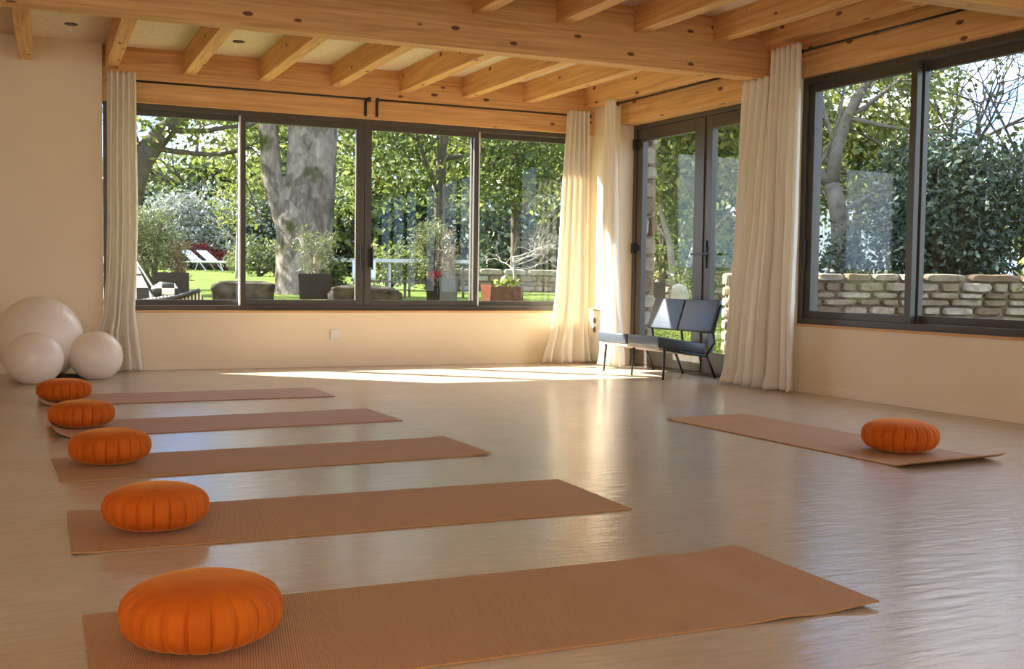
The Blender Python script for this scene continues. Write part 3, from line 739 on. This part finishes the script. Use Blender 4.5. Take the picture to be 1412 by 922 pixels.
# left tree with a dark leaning limb
tree('garden_tree', 'tree with a dark forked limb rising beside the left curtain', 'tree', 2.9, 19, 1.5, .34,
     [(.6, 0, 3.2, 1.6, 1.4, .8), (2.4, 0, 2.6, 1.2, 1.2, .55), (2.0, 0, 3.6, 1.4, 1.2, .6), (-1.4, .5, 3.6, 1.7, 1.5, 1.0), (.5, 0, 5.2, 2.6, 2.2, 1.2)], 5200, .15, 'leaf_y', 'bark_d', 101, 150, .22, (.1, 0), 0)
lt = [o for o in bpy.data.objects if o.name == 'garden_tree'][0]
lm = MB(); lm.tube([(.05, 0, .6), (.25, 0, 1.5), (.48, 0, 2.1), (.85, 0, 2.6), (1.3, 0, 3.0), (2.0, 0, 3.8)], [.30, .25, .20, .16, .12, .06], 10)
lm.tube([(.3, 0, 1.5), (.25, 0, 2.4), (.0, 0, 3.2), (-.2, 0, 4.6)], [.24, .2, .15, .08], 10)
rng = np.random.default_rng(8)
for q, d in (((.85, 0, 2.6), (1, 0, .1)), ((1.3, 0, 3.0), (1, .1, -.1)), ((.6, 0, 2.3), (1, 0, -.15)), ((0, 0, 3.2), (1, 0, .6)), ((1.3, 0, 3), (.5, 0, 1))):
    branches(lm, rng, q, d, 1.7, .055, 2, 5, .3)
lm.build('limb', 'bark_d', lt, True)
# central tree behind the rail
tree('garden_tree', 'tree with a straight dark trunk and level branches behind the white table', 'tree', 19.2, 23, 4.2, .15,
     [(-1.6, 0, 2.3, 1.5, 1.2, .8), (.2, 0, 3.0, 2.0, 1.5, 1.0), (-1.2, 0, 3.9, 1.7, 1.5, .8), (1.6, 0, 2.4, 1.0, 1.0, .6), (0, 0, 5.4, 2.6, 2.0, 1.3)], 7500, .15, 'leaf', 'bark_d', 102, 240, .25, (.1, 0), 7, brl=2.0)
tree('garden_tree', 'bright yellow green tree over the low stone wall, seen right of the third window sash', 'tree', 23.2, 25, 3.5, .12,
     [(-.4, 0, 3.0, 1.7, 1.2, .9), (.9, 0, 3.6, 1.5, 1.2, .8), (-.8, 0, 4.4, 1.4, 1.2, .7), (1.2, 0, 2.3, 1.1, .9, .5), (0, 0, 5.6, 2, 2, 1)], 7000, .16, 'leaf_y', 'bark_d', 103, 220, .22, (0, 0), 6)
tree('garden_tree', 'slender young tree with a thin pale trunk left of the huge tree', 'tree', 8.95, 27, 1.9, .05,
     [(0, 0, 1.8, .6, .6, .6), (.2, 0, 2.5, .6, .6, .5), (0, 0, 3.1, .5, .5, .5)], 1500, .12, 'leaf_y', 'bark_l', 104, 60, .16, (.05, 0), 5, brl=.7, depth=1)
# tree outside the glazed door
tree('garden_tree', 'leafy tree with a pale forked trunk outside the glazed door', 'tree', 31.75, 15.5, .01, .08,
     [(-.2, 0, 1.9, 1.0, .8, .55), (.5, .2, 2.7, 1.1, .9, .6), (-.5, 0, 2.8, .9, .9, .6), (.2, 0, 3.6, 1.5, 1.2, .8), (.9, 0, 1.8, .6, .6, .45)], 13000, .115, 'leaf_y', 'bark_l', 105, 260, .17, (0, 0), 0)
dt = [o for o in bpy.data.objects if o.name.startswith('garden_tree') and 'glazed' in o['label']][0]
fk = MB(); fk.tube([(0, 0, -.1), (0, 0, .12), (-.10, 0, .45), (-.17, 0, .85), (-.32, 0, 1.3), (-.4, 0, 2.2)], [.09, .075, .055, .045, .035, .02], 8)
fk.tube([(0, 0, .1), (.14, 0, .45), (.22, 0, .75), (.35, 0, 1.2), (.5, 0, 2.2)], [.07, .055, .045, .035, .02], 8)
rng = np.random.default_rng(9)
for q, d in (((-.17, 0, .85), (-.5, 0, .8)), ((.22, 0, .75), (.8, 0, .7)), ((-.32, 0, 1.3), (.3, 0, .8)), ((.35, 0, 1.2), (.1, 0, 1))): branches(fk, rng, q, d, .9, .022, 2, 5)
fk.build('forked_trunk', 'bark_l', dt, True)
# right window tree with grey branches
gt = empty('garden_tree', P(39.4, 15)); tag(gt, 'grey barked tree with two rising limbs behind the stone wall, in the right window', 'tree')
gm = MB(); xr, yr = cos(radians(39.4)), -sin(radians(39.4))
def G(a, z): return (a*xr, a*yr, z)
gm.tube([G(.02, -.2), G(.05, .8), G(.12, 1.3), G(.06, 1.75), G(-.05, 2.15)], [.17, .15, .135, .12, .10], 10)
gm.tube([G(-.05, 2.15), G(-.25, 2.30), G(-.45, 2.50), G(-.7, 3.1), G(-1, 4)], [.09, .08, .07, .06, .04], 8)
gm.tube([G(-.05, 2.15), G(0, 2.6), G(.12, 3.0), G(.35, 3.45), G(.85, 3.9), G(1.3, 4.4)], [.10, .085, .075, .06, .045, .02], 8)
gm.tube([G(.08, 1.3), G(-.3, .95), G(-.6, 1.2)], [.07, .05, .03], 6)
rng = np.random.default_rng(10)
for q, d in ((G(0, 2.6), G(-.3, 1)), (G(.12, 3.0), G(.9, .3)), (G(.35, 3.45), G(.2, 1)), (G(.06, 1.75), G(1, .5)), (G(.12, 3), G(1, -.2)), (G(-.25, 2.3), G(.4, 1)), (G(-.45, 2.5), G(-1, .4)), (G(.85, 3.9), G(1, .3))):
    branches(gm, rng, q, d, 1.3, .036, 2, 5, .35)
gm.build('trunk', 'bark_g', gt, True)
pos, tn = cloud(rng, [(-.2*xr, -.2*yr, 4.9, 1.6, 1.4, .8), (.4*xr, .4*yr, 3.2, 1.0, 1, .5), (-.9*xr, -.9*yr, 2.6, .4, .4, .5)], 1000, 90, .18)
V, F = leaves_mesh(pos, .10, rng, tn, .3); foliage('foliage', 'leaf_y', gt, V, F, tn)
# bare branched trees against the sky
for k, (azd, rr2, hh) in enumerate(((43.9, 15, 2.3), (46.3, 16, 2.2), (48.6, 15, 2.2))):
    bt2 = empty('bare_tree', P(azd, rr2, 0)); tag(bt2, ['thin bare branched tree just right of the right window mullion', 'thin bare branched tree in the middle of the right hand pane', 'bare branched tree at the right edge of the picture, leaves at its top'][k], 'tree', 'bare trees against the sky')
    bm3 = MB(); rng = np.random.default_rng(200+k); tips = []
    bm3.tube([(0, 0, -.1), (0.05, 0, hh*.6), (0, 0, hh)], [.09, .07, .055], 8)
    for q in range(5): branches(bm3, rng, (0, 0, hh*(.7+.06*q)), (rng.normal()*.5, rng.normal()*.5, 1), 1.7, .028, 3, 4, .35, tips)
    bm3.build('trunk', 'bark_d', bt2, True)
    tp_ = np.array(tips); sel = tp_[rng.integers(0, len(tp_), 420 if k < 2 else 900)] + rng.normal(size=(420 if k < 2 else 900, 3))*.09
    tn = rng.uniform(0, 1, len(sel)); V, F = leaves_mesh(sel, .09, rng, tn); foliage('foliage', 'leaf' if k < 2 else 'leaf_y', bt2, V, F, tn)
# shrubs and hedges beyond the near stone wall
def shrub(name, label, cat, azd, r_, blobs, n, size, mleaf, seed, clumps=80, cr=.2, stems=6, mst='bark_d', group=None, up=.2, z=None, asp=.5):
    rng = np.random.default_rng(seed); base = P(azd, r_, z); root = empty(name, base); tag(root, label, cat, group)
    pos, tn = cloud(rng, blobs, n, clumps, cr); pos[:, 2] = np.maximum(pos[:, 2], .02)
    V, F = leaves_mesh(pos, size, rng, tn, up, asp); foliage('foliage', mleaf, root, V, F, tn)
    if stems:
        mb = MB()
        for k in range(stems):
            b_ = blobs[k % len(blobs)]; an = rng.uniform(0, 2*pi)
            mb.tube([(.04*cos(an), .04*sin(an), -.02), (b_[0]*.5+.03*rng.normal(), b_[1]*.5, b_[2]*.6), (b_[0]+.3*b_[3]*rng.normal(), b_[1], b_[2]+.2*b_[5])], [.03, .022, .008], 5)
        mb.build('stems', mst, root, True)
    return root
shrub('laurel_shrub', 'grey green laurel behind the stone wall, in the left pane of the right window', 'shrub', 41.4, 14.2, [(.2, -.15, .85, .9, .8, .6), (.4, -.35, 1.7, .6, .6, .6), (-.5, .4, .45, .7, .6, .35), (.5, -.4, 1.3, .7, .6, .8)], 9500, .085, 'leaf_d', 301, 300, .15, z=.25)
shrub('laurel_shrub', 'laurel with upright shoots just right of the window mullion', 'shrub', 44.4, 13.6, [(0, 0, 1.0, .8, .7, .8), (0, 0, 1.8, .7, .6, .5), (.4, -.3, 1.3, .7, .6, .7)], 7000, .085, 'leaf_d', 302, 240, .15, z=.25)
shrub('dark_conifer', 'dark dense evergreen behind the stone wall at the right edge', 'shrub', 47.6, 14.2, [(0, 0, 1.0, 1.1, .8, .9), (.2, -.1, 1.7, .9, .8, .5), (.9, -.4, 1.3, .9, .6, .9)], 11000, .07, 'leaf_d', 303, 300, .15, z=.25)
shrub('garden_shrub', 'light green shrub top rising above the dark evergreen on the right', 'shrub', 48.3, 15.5, [(0, 0, 2.3, 1.2, .9, .5), (-.9, .6, 2.1, .7, .6, .4)], 2600, .10, 'leaf', 304, 90, .18)
shrub('maple_bush', 'small bright yellow bush over the stone wall at the right edge', 'shrub', 48.7, 10.6, [(.15, -.1, .95, .34, .25, .16), (.25, -.2, 1.1, .2, .2, .12)], 420, .09, 'leaf_y', 305, 24, .08, z=.02)
tree('garden_tree', 'yellow green tree far behind the laurel, in the left pane of the right window', 'tree', 40.5, 24, 3.0, .12, [(-.8, .6, 2.8, 1.3, 1.2, 1.4), (.9, -.6, 2.5, 1.5, 1.2, 1.2), (0, 0, 4.2, 2.0, 1.6, 1.1), (-1.4, 1.2, 4.4, 1.0, 1.0, .9)], 13000, .16, 'leaf_y', 'bark_d', 306, 300, .25)
# white house beyond
hs_ = empty('white_house', P(38.7, 34)); tag(hs_, 'white house glimpsed through the trees above the stone wall', 'house')
hm = MB().box(-3, 3, -2, 2, -.4, 2.6).build('house_wall', 'render', hs_); MB().add([(-3.2, -2.2, 2.6), (3.2, -2.2, 2.6), (3.2, 2.2, 2.6), (-3.2, 2.2, 2.6), (-3.2, 0, 3.8), (3.2, 0, 3.8)], [(0, 1, 5, 4), (2, 3, 4, 5), (0, 4, 3), (1, 2, 5), (3, 2, 1, 0)]).build('house_roof', 'trough', hs_)
for zz in (.3, .7): MB().box(-2.9, 2.9, -2.04, -2.0, zz, zz+.04).build('wall_rail', 'strap', hs_)
# background belt
bl = [(-4, 44, 'leaf'), (2.5, 50, 'leaf_y'), (7, 46, 'leaf'), (12, 50, 'leaf'), (16.5, 42, 'leaf_y'), (20.5, 46, 'leaf'), (25, 42, 'leaf'), (29.5, 38, 'leaf_y'), (34, 34, 'leaf'), (38, 44, 'leaf'), (44.5, 46, 'leaf_g'), (51, 42, 'leaf')]
bn_ = ['far left, behind the left curtain', 'beyond the white blossom', 'behind the slender young tree', 'directly behind the huge tree', 'right of the huge tree, yellowish', 'behind the tree with level branches',
       'above the low stone wall', 'beside the stone pillar of the door view', 'filling the right leaf of the door', 'above the white house', 'low and greyish behind the mullion of the right window', 'at the right edge of the right window']
for k, (azd, r_, lf) in enumerate(bl):
    low = azd > 42
    bb = [(0, 0, 2.2, 3.0, 2, 2.0), (1, 0, 4.2, 3, 2, 1.6), (-1.2, 0, 6.2, 2.6, 2, 1.5)] if not low else [(0, 0, 1.6, 3.2, 2, 1.5), (0, 0, 3.2, 2.6, 2, .8)]
    if azd < 10: bb = [(0, 0, 1.8, 3.0, 2, 1.7), (1.2, 0, 3.6, 2.2, 2, 1.0)]
    tree('background_tree', 'distant leafy tree ' + bn_[k], 'tree', azd, r_, 4.5 if not low else 2, .22, bb, 6500 if not low else 3500, .36, lf, 'bark_d', 400+k, 130, .5, (0, 0), 5, BG, 2.4, 1)
for k, (a0, a1, r_) in enumerate(((-3, 9.2, 43), (9.6, 21, 41), (21.3, 36, 33))):
    rng = np.random.default_rng(500+k); root = empty('clipped_hedge', P((a0+a1)/2, r_)); b0 = root.location
    nseg = 12; blobs = []
    for q in range(nseg):
        p = P(a0+(a1-a0)*(q+.5)/nseg, r_) - b0; blobs.append((p.x, p.y, p.z+1.5, .9, .7, 1.6))
    pos, tn = cloud(rng, blobs, 16000, 480, .30); V, F = leaves_mesh(pos, .22, rng, tn, .1); foliage('foliage', 'leaf_d', root, V, F, tn)
    mb = MB()
    for bq in blobs: mb.tube([(bq[0], bq[1], bq[2]-1.0), (bq[0], bq[1], bq[2]+.5)], [.06, .03], 5)
    mb.build('stems', 'bark_d', root, True)
    tag(root, ['dark hedge at the end of the lawn behind the sun loungers', 'dark hedge far behind the huge tree', 'dark hedge behind the low sunlit stone wall'][k], 'hedge')
# flowering shrubs, left
shrub('blossom_shrub', 'large shrub covered in pale blossom behind the sun loungers', 'shrub', 7.2, 40.5, [(-1.1, 0, 1.9, 1.1, .8, .7), (0, 0, 2.1, 1.2, .8, .6), (1.2, 0, 1.9, 1.1, .8, .7), (.2, 0, 1.2, 1.9, .8, .6), (2.2, 0, 1.5, .8, .8, .6)], 5200, .17, 'blossom', 601, 170, .2)
shrub('red_shrub', 'low bush of red flowers right behind the loungers, right of them', 'shrub', 8.35, 39.2, [(0, 0, .40, .55, .4, .26)], 900, .10, 'redleaf', 602, 40, .10, 3)
shrub('red_shrub', 'small clump of red flowers behind the left lounger backrest', 'shrub', 7.15, 39.4, [(0, 0, .75, .40, .3, .2)], 420, .10, 'redleaf', 603, 20, .08, 3)
shrub('garden_shrub', 'small pale yellow shrub at the right end of the sun loungers', 'shrub', 8.95, 33, [(0, 0, .35, .28, .3, .35)], 500, .10, 'leaf_g', 604, 24, .08, 3)
shrub('garden_shrub', 'feathery yellow green shrub beside the left curtain, behind the dark planter box', 'shrub', 4.9, 16.2, [(-.1, 0, .6, .42, .35, .45), (0, 0, .95, .36, .3, .25), (-.5, 0, .8, .4, .3, .5)], 5200, .075, 'leaf_g', 605, 200, .07, 8, asp=.2)
shrub('garden_shrub', 'tuft of dry reddish stems at the right side of the feathery shrub', 'shrub', 6.15, 16.0, [(0, 0, .45, .10, .12, .35)], 520, .10, 'straw', 606, 30, .05, 5, asp=.15)
shrub('garden_shrub', 'soft green shrub on the lawn between young tree and huge tree', 'shrub', 10.0, 30, [(0, 0, .55, .8, .5, .5), (.9, 0, .5, .7, .5, .45)], 2400, .13, 'leaf_g', 607, 90, .14)
shrub('garden_shrub', 'ivy like green shrub at the right foot of the huge tree', 'shrub', 13.85, 16.4, [(0, 0, .22, .13, .1, .22), (.02, 0, .45, .09, .1, .12)], 700, .07, 'leaf', 608, 60, .07)
shrub('garden_shrub', 'pale green shrub on the lawn behind the white table', 'shrub', 16.5, 24, [(0, 0, .55, .5, .4, .45), (.6, 0, .45, .4, .4, .35)], 1500, .12, 'leaf_y', 609, 60, .12)
# dead twiggy bush
tb = empty('bare_shrub', P(22.7, 18.5)); tag(tb, 'tangle of bare whitish twigs in front of the dark hedge, right part of garden window', 'shrub')
tm = MB(); rng = np.random.default_rng(12)
tm.tube([(.2, 0, -.05), (.15, 0, .7)], [.03, .025], 6)
for q in range(7): branches(tm, rng, (.15, 0, .45+.04*q), (rng.normal()*1.2, rng.normal()*.6, .2), .55, .014, 3, 4, .5)
tm.build('twigs', 'twig', tb, True)

# planters -----------------------------------------------------------
def planter(name, label, azd, r_, wx, wy, h, taper, mname, zt, turn=0):
    p = P(azd, r_, zt-h); root = empty(name, p, -radians(azd)+turn); tag(root, label, 'planter')
    a, b2 = wx/2, wy/2; c_, d_ = a*taper, b2*taper; t_ = .03
    mb = MB().hexa([(-c_, -d_, 0), (c_, -d_, 0), (c_, d_, 0), (-c_, d_, 0)], [(-a, -b2, h), (a, -b2, h), (a, b2, h), (-a, b2, h)])
    mb.f = [f for f in mb.f if f != (4, 5, 6, 7)]
    o_ = 8; mb.add([(-a+t_, -b2+t_, h), (a-t_, -b2+t_, h), (a-t_, b2-t_, h), (-a+t_, b2-t_, h), (-a+t_, -b2+t_, h-.06), (a-t_, -b2+t_, h-.06), (a-t_, b2-t_, h-.06), (-a+t_, b2-t_, h-.06)],
                   [(0, 4, 5, 1), (1, 5, 6, 2), (2, 6, 7, 3), (3, 7, 4, 0)])
    mb.f += [(4, 5, 9, 8), (5, 6, 10, 9), (6, 7, 11, 10), (7, 4, 8, 11)]
    mb.build('pot', mname, root, bevel=0)
    MB().box(-a+t_, a-t_, -b2+t_, b2-t_, h-.09, h-.05).build('soil', 'soil', root)
    return root
def zat(azd, r_, tanv): return .82 + tanv*r_
planter('planter_box', 'dark rectangular planter box behind the woven chair', 5.75, 14.2, .42, .45, .36, 1, 'planter', zat(5.75, 14.2, .0012))
planter('planter_pot', 'square dark planter at the foot of the huge tree', 12.85, 13.2, .39, .39, .30, .9, 'planter', zat(12.8, 13.2, .0018))
planter('planter_pot', 'tapered dark planter with a pink flower, left of the grey one', 18.95, 13.4, .20, .22, .28, .75, 'planter', zat(19, 13.4, -.0012))
planter('planter_pot', 'tall tapered grey planter with dry grass', 19.75, 13.2, .24, .24, .30, .8, 'planter2', zat(19.7, 13.2, -.0005))
planter('planter_trough', 'weathered brown trough with leafy plants in front of the stone wall', 22.75, 12.6, .40, .25, .22, .97, 'trough', zat(22.7, 12.6, -.0075))
planter('planter_pot', 'small pink terracotta pot at the left end of the brown trough', 21.7, 12.4, .12, .12, .22, .8, 'terracotta', zat(21.7, 12.4, -.006))
planter('planter_pot', 'dark narrow pot beside the pale standing stone, seen through the door', 30.75, 13.6, .15, .15, .30, .9, 'planter', zat(30.7, 13.6, -.0015))
def zb(azd, r_): return zat(azd, r_, 0)
shrub('potted_plant', 'wispy grassy plant growing in the square dark planter', 'plant', 12.85, 13.2, [(0, 0, .22, .18, .12, .22), (.05, 0, .42, .16, .12, .15), (-.15, 0, .45, .12, .1, .15)], 1100, .07, 'leaf_g', 701, 70, .05, 9, 'twig', z=zat(12.8, 13.2, .0018)-.06, asp=.12)
shrub('potted_plant', 'tall bamboo like plant growing in the tapered dark planter', 'plant', 18.95, 13.4, [(-.1, 0, .35, .15, .12, .25), (0, 0, .6, .16, .12, .2), (-.2, 0, .55, .12, .1, .2)], 1300, .07, 'leaf_g', 702, 80, .05, 8, 'bark_d', z=zat(19, 13.4, -.0012)-.06, asp=.2)
shrub('potted_plant', 'dry pale grass growing in the tall grey planter', 'plant', 19.75, 13.2, [(0, 0, .2, .10, .08, .16), (0, 0, .42, .09, .08, .2)], 700, .08, 'straw', 703, 50, .04, 6, 'twig', z=zat(19.7, 13.2, -.0005)-.06, asp=.12)
shrub('potted_plant', 'broad leaved green plant in the brown trough', 'plant', 22.8, 12.6, [(.05, 0, .10, .05, .05, .06), (-.1, 0, .07, .06, .05, .03)], 46, .09, 'leaf_y', 704, 10, .03, 3, z=zat(22.7, 12.6, -.0075)-.06, asp=.6)
shrub('potted_plant', 'pink red flower in the tapered dark planter', 'plant', 19.05, 13.25, [(0, 0, .09, .04, .03, .05)], 60, .06, 'redleaf', 705, 8, .02, 2, z=zat(19, 13.3, -.0012)-.06, asp=.7)

# boulders ------------------------------------------------------------
def boulder(name, label, azd, r_, sx, sy, sz, ztop, seed, mname='rock', cube=.55):
    rng = np.random.default_rng(seed); n = 18; vs = []
    ph = rng.uniform(0, 6, 6)
    for j in range(n+1):
        a = -pi/2+pi*j/n
        for i in range(n*2):
            th = 2*pi*i/(n*2); d = [cos(a)*cos(th), cos(a)*sin(th), sin(a)]
            e_ = [math.copysign(abs(q)**cube, q) for q in d]
            k = 1+.07*sin(3*th+ph[0])+.06*sin(5*a+ph[1]+2*th)+.04*sin(9*th+7*a+ph[3])+.02*rng.normal()
            vs.append((e_[0]*sx/2*k, e_[1]*sy/2*k, e_[2]*sz/2*(1+.05*sin(2*th+ph[2]))))
    fs = [(j*2*n+i, j*2*n+(i+1) % (2*n), (j+1)*2*n+(i+1) % (2*n), (j+1)*2*n+i) for j in range(n) for i in range(2*n)]
    o = MB().add(vs, fs).build(name, mname, None, True); o.location = P(azd, r_, ztop-sz/2); o.rotation_euler = (0, 0, -radians(azd)); tag(o, label, 'rock'); return o
boulder('boulder', 'squared grey boulder on the grass at the first window mullion', 9.3, 13, .66, .45, .40, zat(9.3, 13, -.006), 1, cube=.32)
boulder('boulder', 'squared brown boulder on the grass behind the window handles', 15.3, 12.8, .80, .45, .38, zat(15.3, 12.8, -.0085), 2, cube=.36)
boulder('standing_stone', 'pale upright stone outside the glazed door under the forked tree', 31.75, 13.6, .23, .2, .46, zat(31.7, 13.6, -.0035), 3, 'paleroc')

# white table and bench in the garden ---------------------------------
tbp = P(17.0, 18.2); tbz = tbp.z; tt = empty('garden_table', tbp, -radians(17)); tag(tt, 'long white garden table on thin legs out on the lawn', 'table')
zt = zat(17, 18.2, .0158)-tbz
MB().box(-1.35, 1.25, -.35, .35, zt-.055, zt).build('table_top', 'whitepaint', tt, bevel=.005)
for x in (-.96, .22, -.1, 1.1):
    MB().box(x-.02, x+.02, -.3, -.26, -.02, zt-.05).build('leg', 'whitepaint' if x < 0 else 'darkwood', tt)
bb_ = P(17.2, 16.8); bz = bb_.z; bb_e = empty('garden_bench', bb_, -radians(17.2)); tag(bb_e, 'thin dark garden bench in front of the white table', 'bench')
zt2 = zat(17.2, 16.8, -.0035)-bz
MB().box(-.55, .55, -.15, .15, zt2-.03, zt2).build('bench_seat', 'darkwood', bb_e)
for x in (-.48, .08, .48): MB().box(x-.02, x+.02, -.1, -.07, -.02, zt2-.03).build('leg', 'darkwood', bb_e)
wc = P(15.35, 17.2); wce = empty('garden_chair', wc, -radians(15)); tag(wce, 'pale blue white garden chair beside the huge tree, half behind the window handles', 'chair')
MB().box(-.18, .18, -.18, .18, .26, .29).build('seat', 'whitepaint', wce); MB().box(-.18, .18, .15, .18, .29, .56).build('backrest', 'lounger', wce)
for x in (-.16, .16):
    for y in (-.16, .16): MB().box(x-.013, x+.013, y-.013, y+.013, -.02, .27).build('leg', 'whitepaint', wce)

# loungers --------------------------------------------------------------
def lounger(azd, r_, label):
    root = empty('sun_lounger', P(azd, r_), radians(-38)); tag(root, label, 'sun lounger', 'sun loungers on the lawn')
    cush(-.30, .30, [(0, 0), (0, 0), (0, 0), (0, 0)])
    MB().add([(-.05, -.28, .32), (1.15, -.28, .30), (1.15, .28, .30), (-.05, .28, .32), (-.05, -.28, .35), (1.15, -.28, .33), (1.15, .28, .33), (-.05, .28, .35)], [(3, 2, 1, 0), (4, 5, 6, 7), (0, 1, 5, 4), (1, 2, 6, 5), (2, 3, 7, 6), (3, 0, 4, 7)]).build('seat', 'lounger', root)
    MB().add([(0, -.28, .33), (-.42, -.28, .66), (-.42, .28, .66), (0, .28, .33), (.04, -.28, .35), (-.38, -.28, .68), (-.38, .28, .68), (.04, .28, .35)], [(3, 2, 1, 0), (4, 5, 6, 7), (0, 1, 5, 4), (1, 2, 6, 5), (2, 3, 7, 6), (3, 0, 4, 7)]).build('backrest', 'lounger', root)
    fr_ = MB()
    for y in (-.29, .29): fr_.tube([(-.75, y, .30), (1.2, y, .30)], .02, 6)
    fr_.build('frame', 'whitepaint', root)
    for x, dx in ((-.70, -.12), (.30, .25), (1.0, .14)):
        for y in (-.29, .29): MB().tube([(x, y, .30), (x+dx, y, 0)], .02, 6).build('leg', 'whitepaint', root)
    return root
lounger(6.95, 36.5, 'white sun lounger with raised backrest on the lawn, the left one of two')
lounger(7.75, 36.3, 'white sun lounger with raised backrest on the lawn, the right one of two')

# woven chair -------------------------------------------------------------
wv_ = empty('woven_chair', P(4.7, 12.0, 0.42), -radians(4.7)); tag(wv_, 'black and white woven rope lounge chair outside, beside the left curtain', 'chair')
def W3(x, t_): return .82 + t_*12.0 - .42
MB().hexa([(-.55, .02, .06), (.06, .02, .10), (.06, .07, .10), (-.55, .07, .06)], [(-.78, .18, .60), (-.15, .18, .55), (-.15, .23, .55), (-.78, .23, .60)]).build('backrest', 'weave', wv_, bevel=.008)
MB().tube([(-.16, .17, .58), (-.05, .09, .40), (.07, .01, .20), (.10, -.01, .12)], .010, 8).build('edge_tube', 'whitepaint', wv_, True)
MB().tube([(.04, -.05, .20), (.12, -.05, .245), (.22, -.05, .235), (.28, -.05, .17)], [.055, .07, .075, .05], 14).build('arm_roll', 'weave', wv_, True)
MB().tube([(-.20, -.26, .11), (.10, -.26, .125), (.30, -.26, .165), (.50, -.26, .235)], [.018, .022, .026, .022], 10).build('front_roll', 'black', wv_, True)
MB().hexa([(-.30, -.25, -.02), (.60, -.25, .02), (.60, .22, .02), (-.30, .22, -.02)], [(-.30, -.25, .10), (.50, -.25, .215), (.50, .22, .215), (-.30, .22, .10)]).build('seat', 'stripe', wv_, bevel=.01)

# dry stone walls -----------------------------------------------------------
def stone_wall(name, label, p0, p1, zb0, zt0, zt1, course, lo, hi, seed, thick=.3, ret=False):
    """a wall of individually shaped stones, all in one mesh"""
    rng = random.Random(seed); a = Vector((p0[0], p0[1], 0)); b2 = Vector((p1[0], p1[1], 0)); d = (b2-a); L_ = d.length; d.normalize(); nrm = Vector((d.y, -d.x, 0))
    mb = MB(); tint = []
    def stone(x0, x1, z0, z1, dep):
        c = rng.random()
        g = .008
        x0 += g; x1 -= g; z0 += g*.7; z1 -= g*.7; n = 8; ring = []
        cx, cz, hx, hz = (x0+x1)/2, (z0+z1)/2, (x1-x0)/2, (z1-z0)/2
        for k in range(n*2):
            th = 2*pi*k/(n*2); e1 = math.copysign(abs(cos(th))**.42, cos(th)); e2 = math.copysign(abs(sin(th))**.42, sin(th))
            ring.append((cx+hx*e1*rng.uniform(.93, 1.03), cz+hz*e2*rng.uniform(.85, 1.05)))
        base = len(mb.v); m_ = len(ring)
        for off, sc_ in ((dep*.2-.10, 1), (dep, .97), (dep+.025, .80)):
            for (x, z) in ring:
                q = a + d*(cx+(x-cx)*sc_) + nrm*(off + rng.uniform(-.004, .004)); mb.v.append((q.x, q.y, cz+(z-cz)*sc_))
        f0 = len(mb.f)
        for lv in range(2):
            for k in range(m_): mb.f.append((base+lv*m_+k, base+lv*m_+(k+1) % m_, base+(lv+1)*m_+(k+1) % m_, base+(lv+1)*m_+k))
        mb.f.append(tuple(base+2*m_+k for k in range(m_)))
        tint.extend([c]*(len(mb.f)-f0))
    nc = max(1, int((zt0-zb0)/course)); 
    for side in (0,):
        z = zb0
        k = 0
        while z < zt0-.02:
            h = course*rng.uniform(.75, 1.25)
            if zt0-z-h < course*.5: h = zt0-z
            x = -rng.uniform(0, lo)
            while x < L_:
                wdt = rng.uniform(lo, hi)*(1.5 if z+h > zt0-.02 else 1)
                za = zt0 + (zt1-zt0)*min(max(x/L_, 0), 1) - zt0
                stone(max(x, 0), min(x+wdt, L_), z+za, z+h+za, rng.uniform(.0, .03)); x += wdt
                if L_-x < .05: break
            z += h; k += 1
    if ret:      # stones on the near end of the wall
        ea, ed, en = a, d, nrm; a = a - nrm*thick; d, nrm = en, -ed; z = zb0
        while z < zt0-.02:
            h = course*rng.uniform(.9, 1.5)
            if zt0-z-h < course*.5: h = zt0-z
            xm = thick*rng.uniform(.3, 1.0); stone(0, xm, z, z+h, .01)
            if xm < thick*.75: stone(xm, thick, z, z+h, .01)
            z += h
        a, d, nrm = ea, ed, en
    # core
    q = [a+nrm*(-.02), b2+nrm*(-.02), b2-nrm*thick, a-nrm*thick]
    n0 = len(mb.f)
    mb.hexa([Vector((p.x, p.y, zb0-.1)) for p in q], [Vector((p.x, p.y, (zt0 if i in (0, 3) else zt1)-.02)) for i, p in enumerate(q)])
    tint.extend([.35]*(len(mb.f)-n0))
    o = mb.build(name, 'stone', None, False, tint=tint); tag(o, label, 'stone wall'); return o
stone_wall('stone_wall', 'near dry stone wall of pale flat stones outside the right window', (6.35, 9.30), (10.9, 7.05), 0.0, .915, .95, .085, .14, .36, 1, ret=True)
stone_wall('stone_wall', 'distant low sunlit stone wall right of the garden window sashes', (8.2, 22.8), (11.2, 21.3), .4, 1.03, 1.03, .11, .18, .5, 2)
stone_wall('stone_wall', 'overgrown stone wall outside the glazed door behind the forked tree', (8.6, 16.2), (10.5, 13.2), .3, .985, .985, .10, .16, .42, 3)
# rough stone pillar of the house outside the door
stone_wall('stone_pillar', 'square stone pillar of the house seen through the left leaf of the door', (5.30, 9.42), (5.56, 9.44), 0.0, 3.0, 3.0, .17, .24, .30, 4, .25)['category'] = 'pillar'
shrub('garden_shrub', 'shady shrub in front of the overgrown wall, seen in the right door leaf', 'shrub', 32.9, 14.5, [(0, 0, .4, .3, .3, .3), (.3, 0, .8, .3, .3, .25)], 1100, .08, 'leaf', 710, 50, .09)
shrub('garden_shrub', 'shady straggling shrub behind the stone pillar in the left door leaf', 'shrub', 30.9, 17.5, [(0, 0, 1.0, .7, .5, .6), (0, 0, 1.9, .8, .6, .5)], 2600, .10, 'leaf', 711, 100, .14)
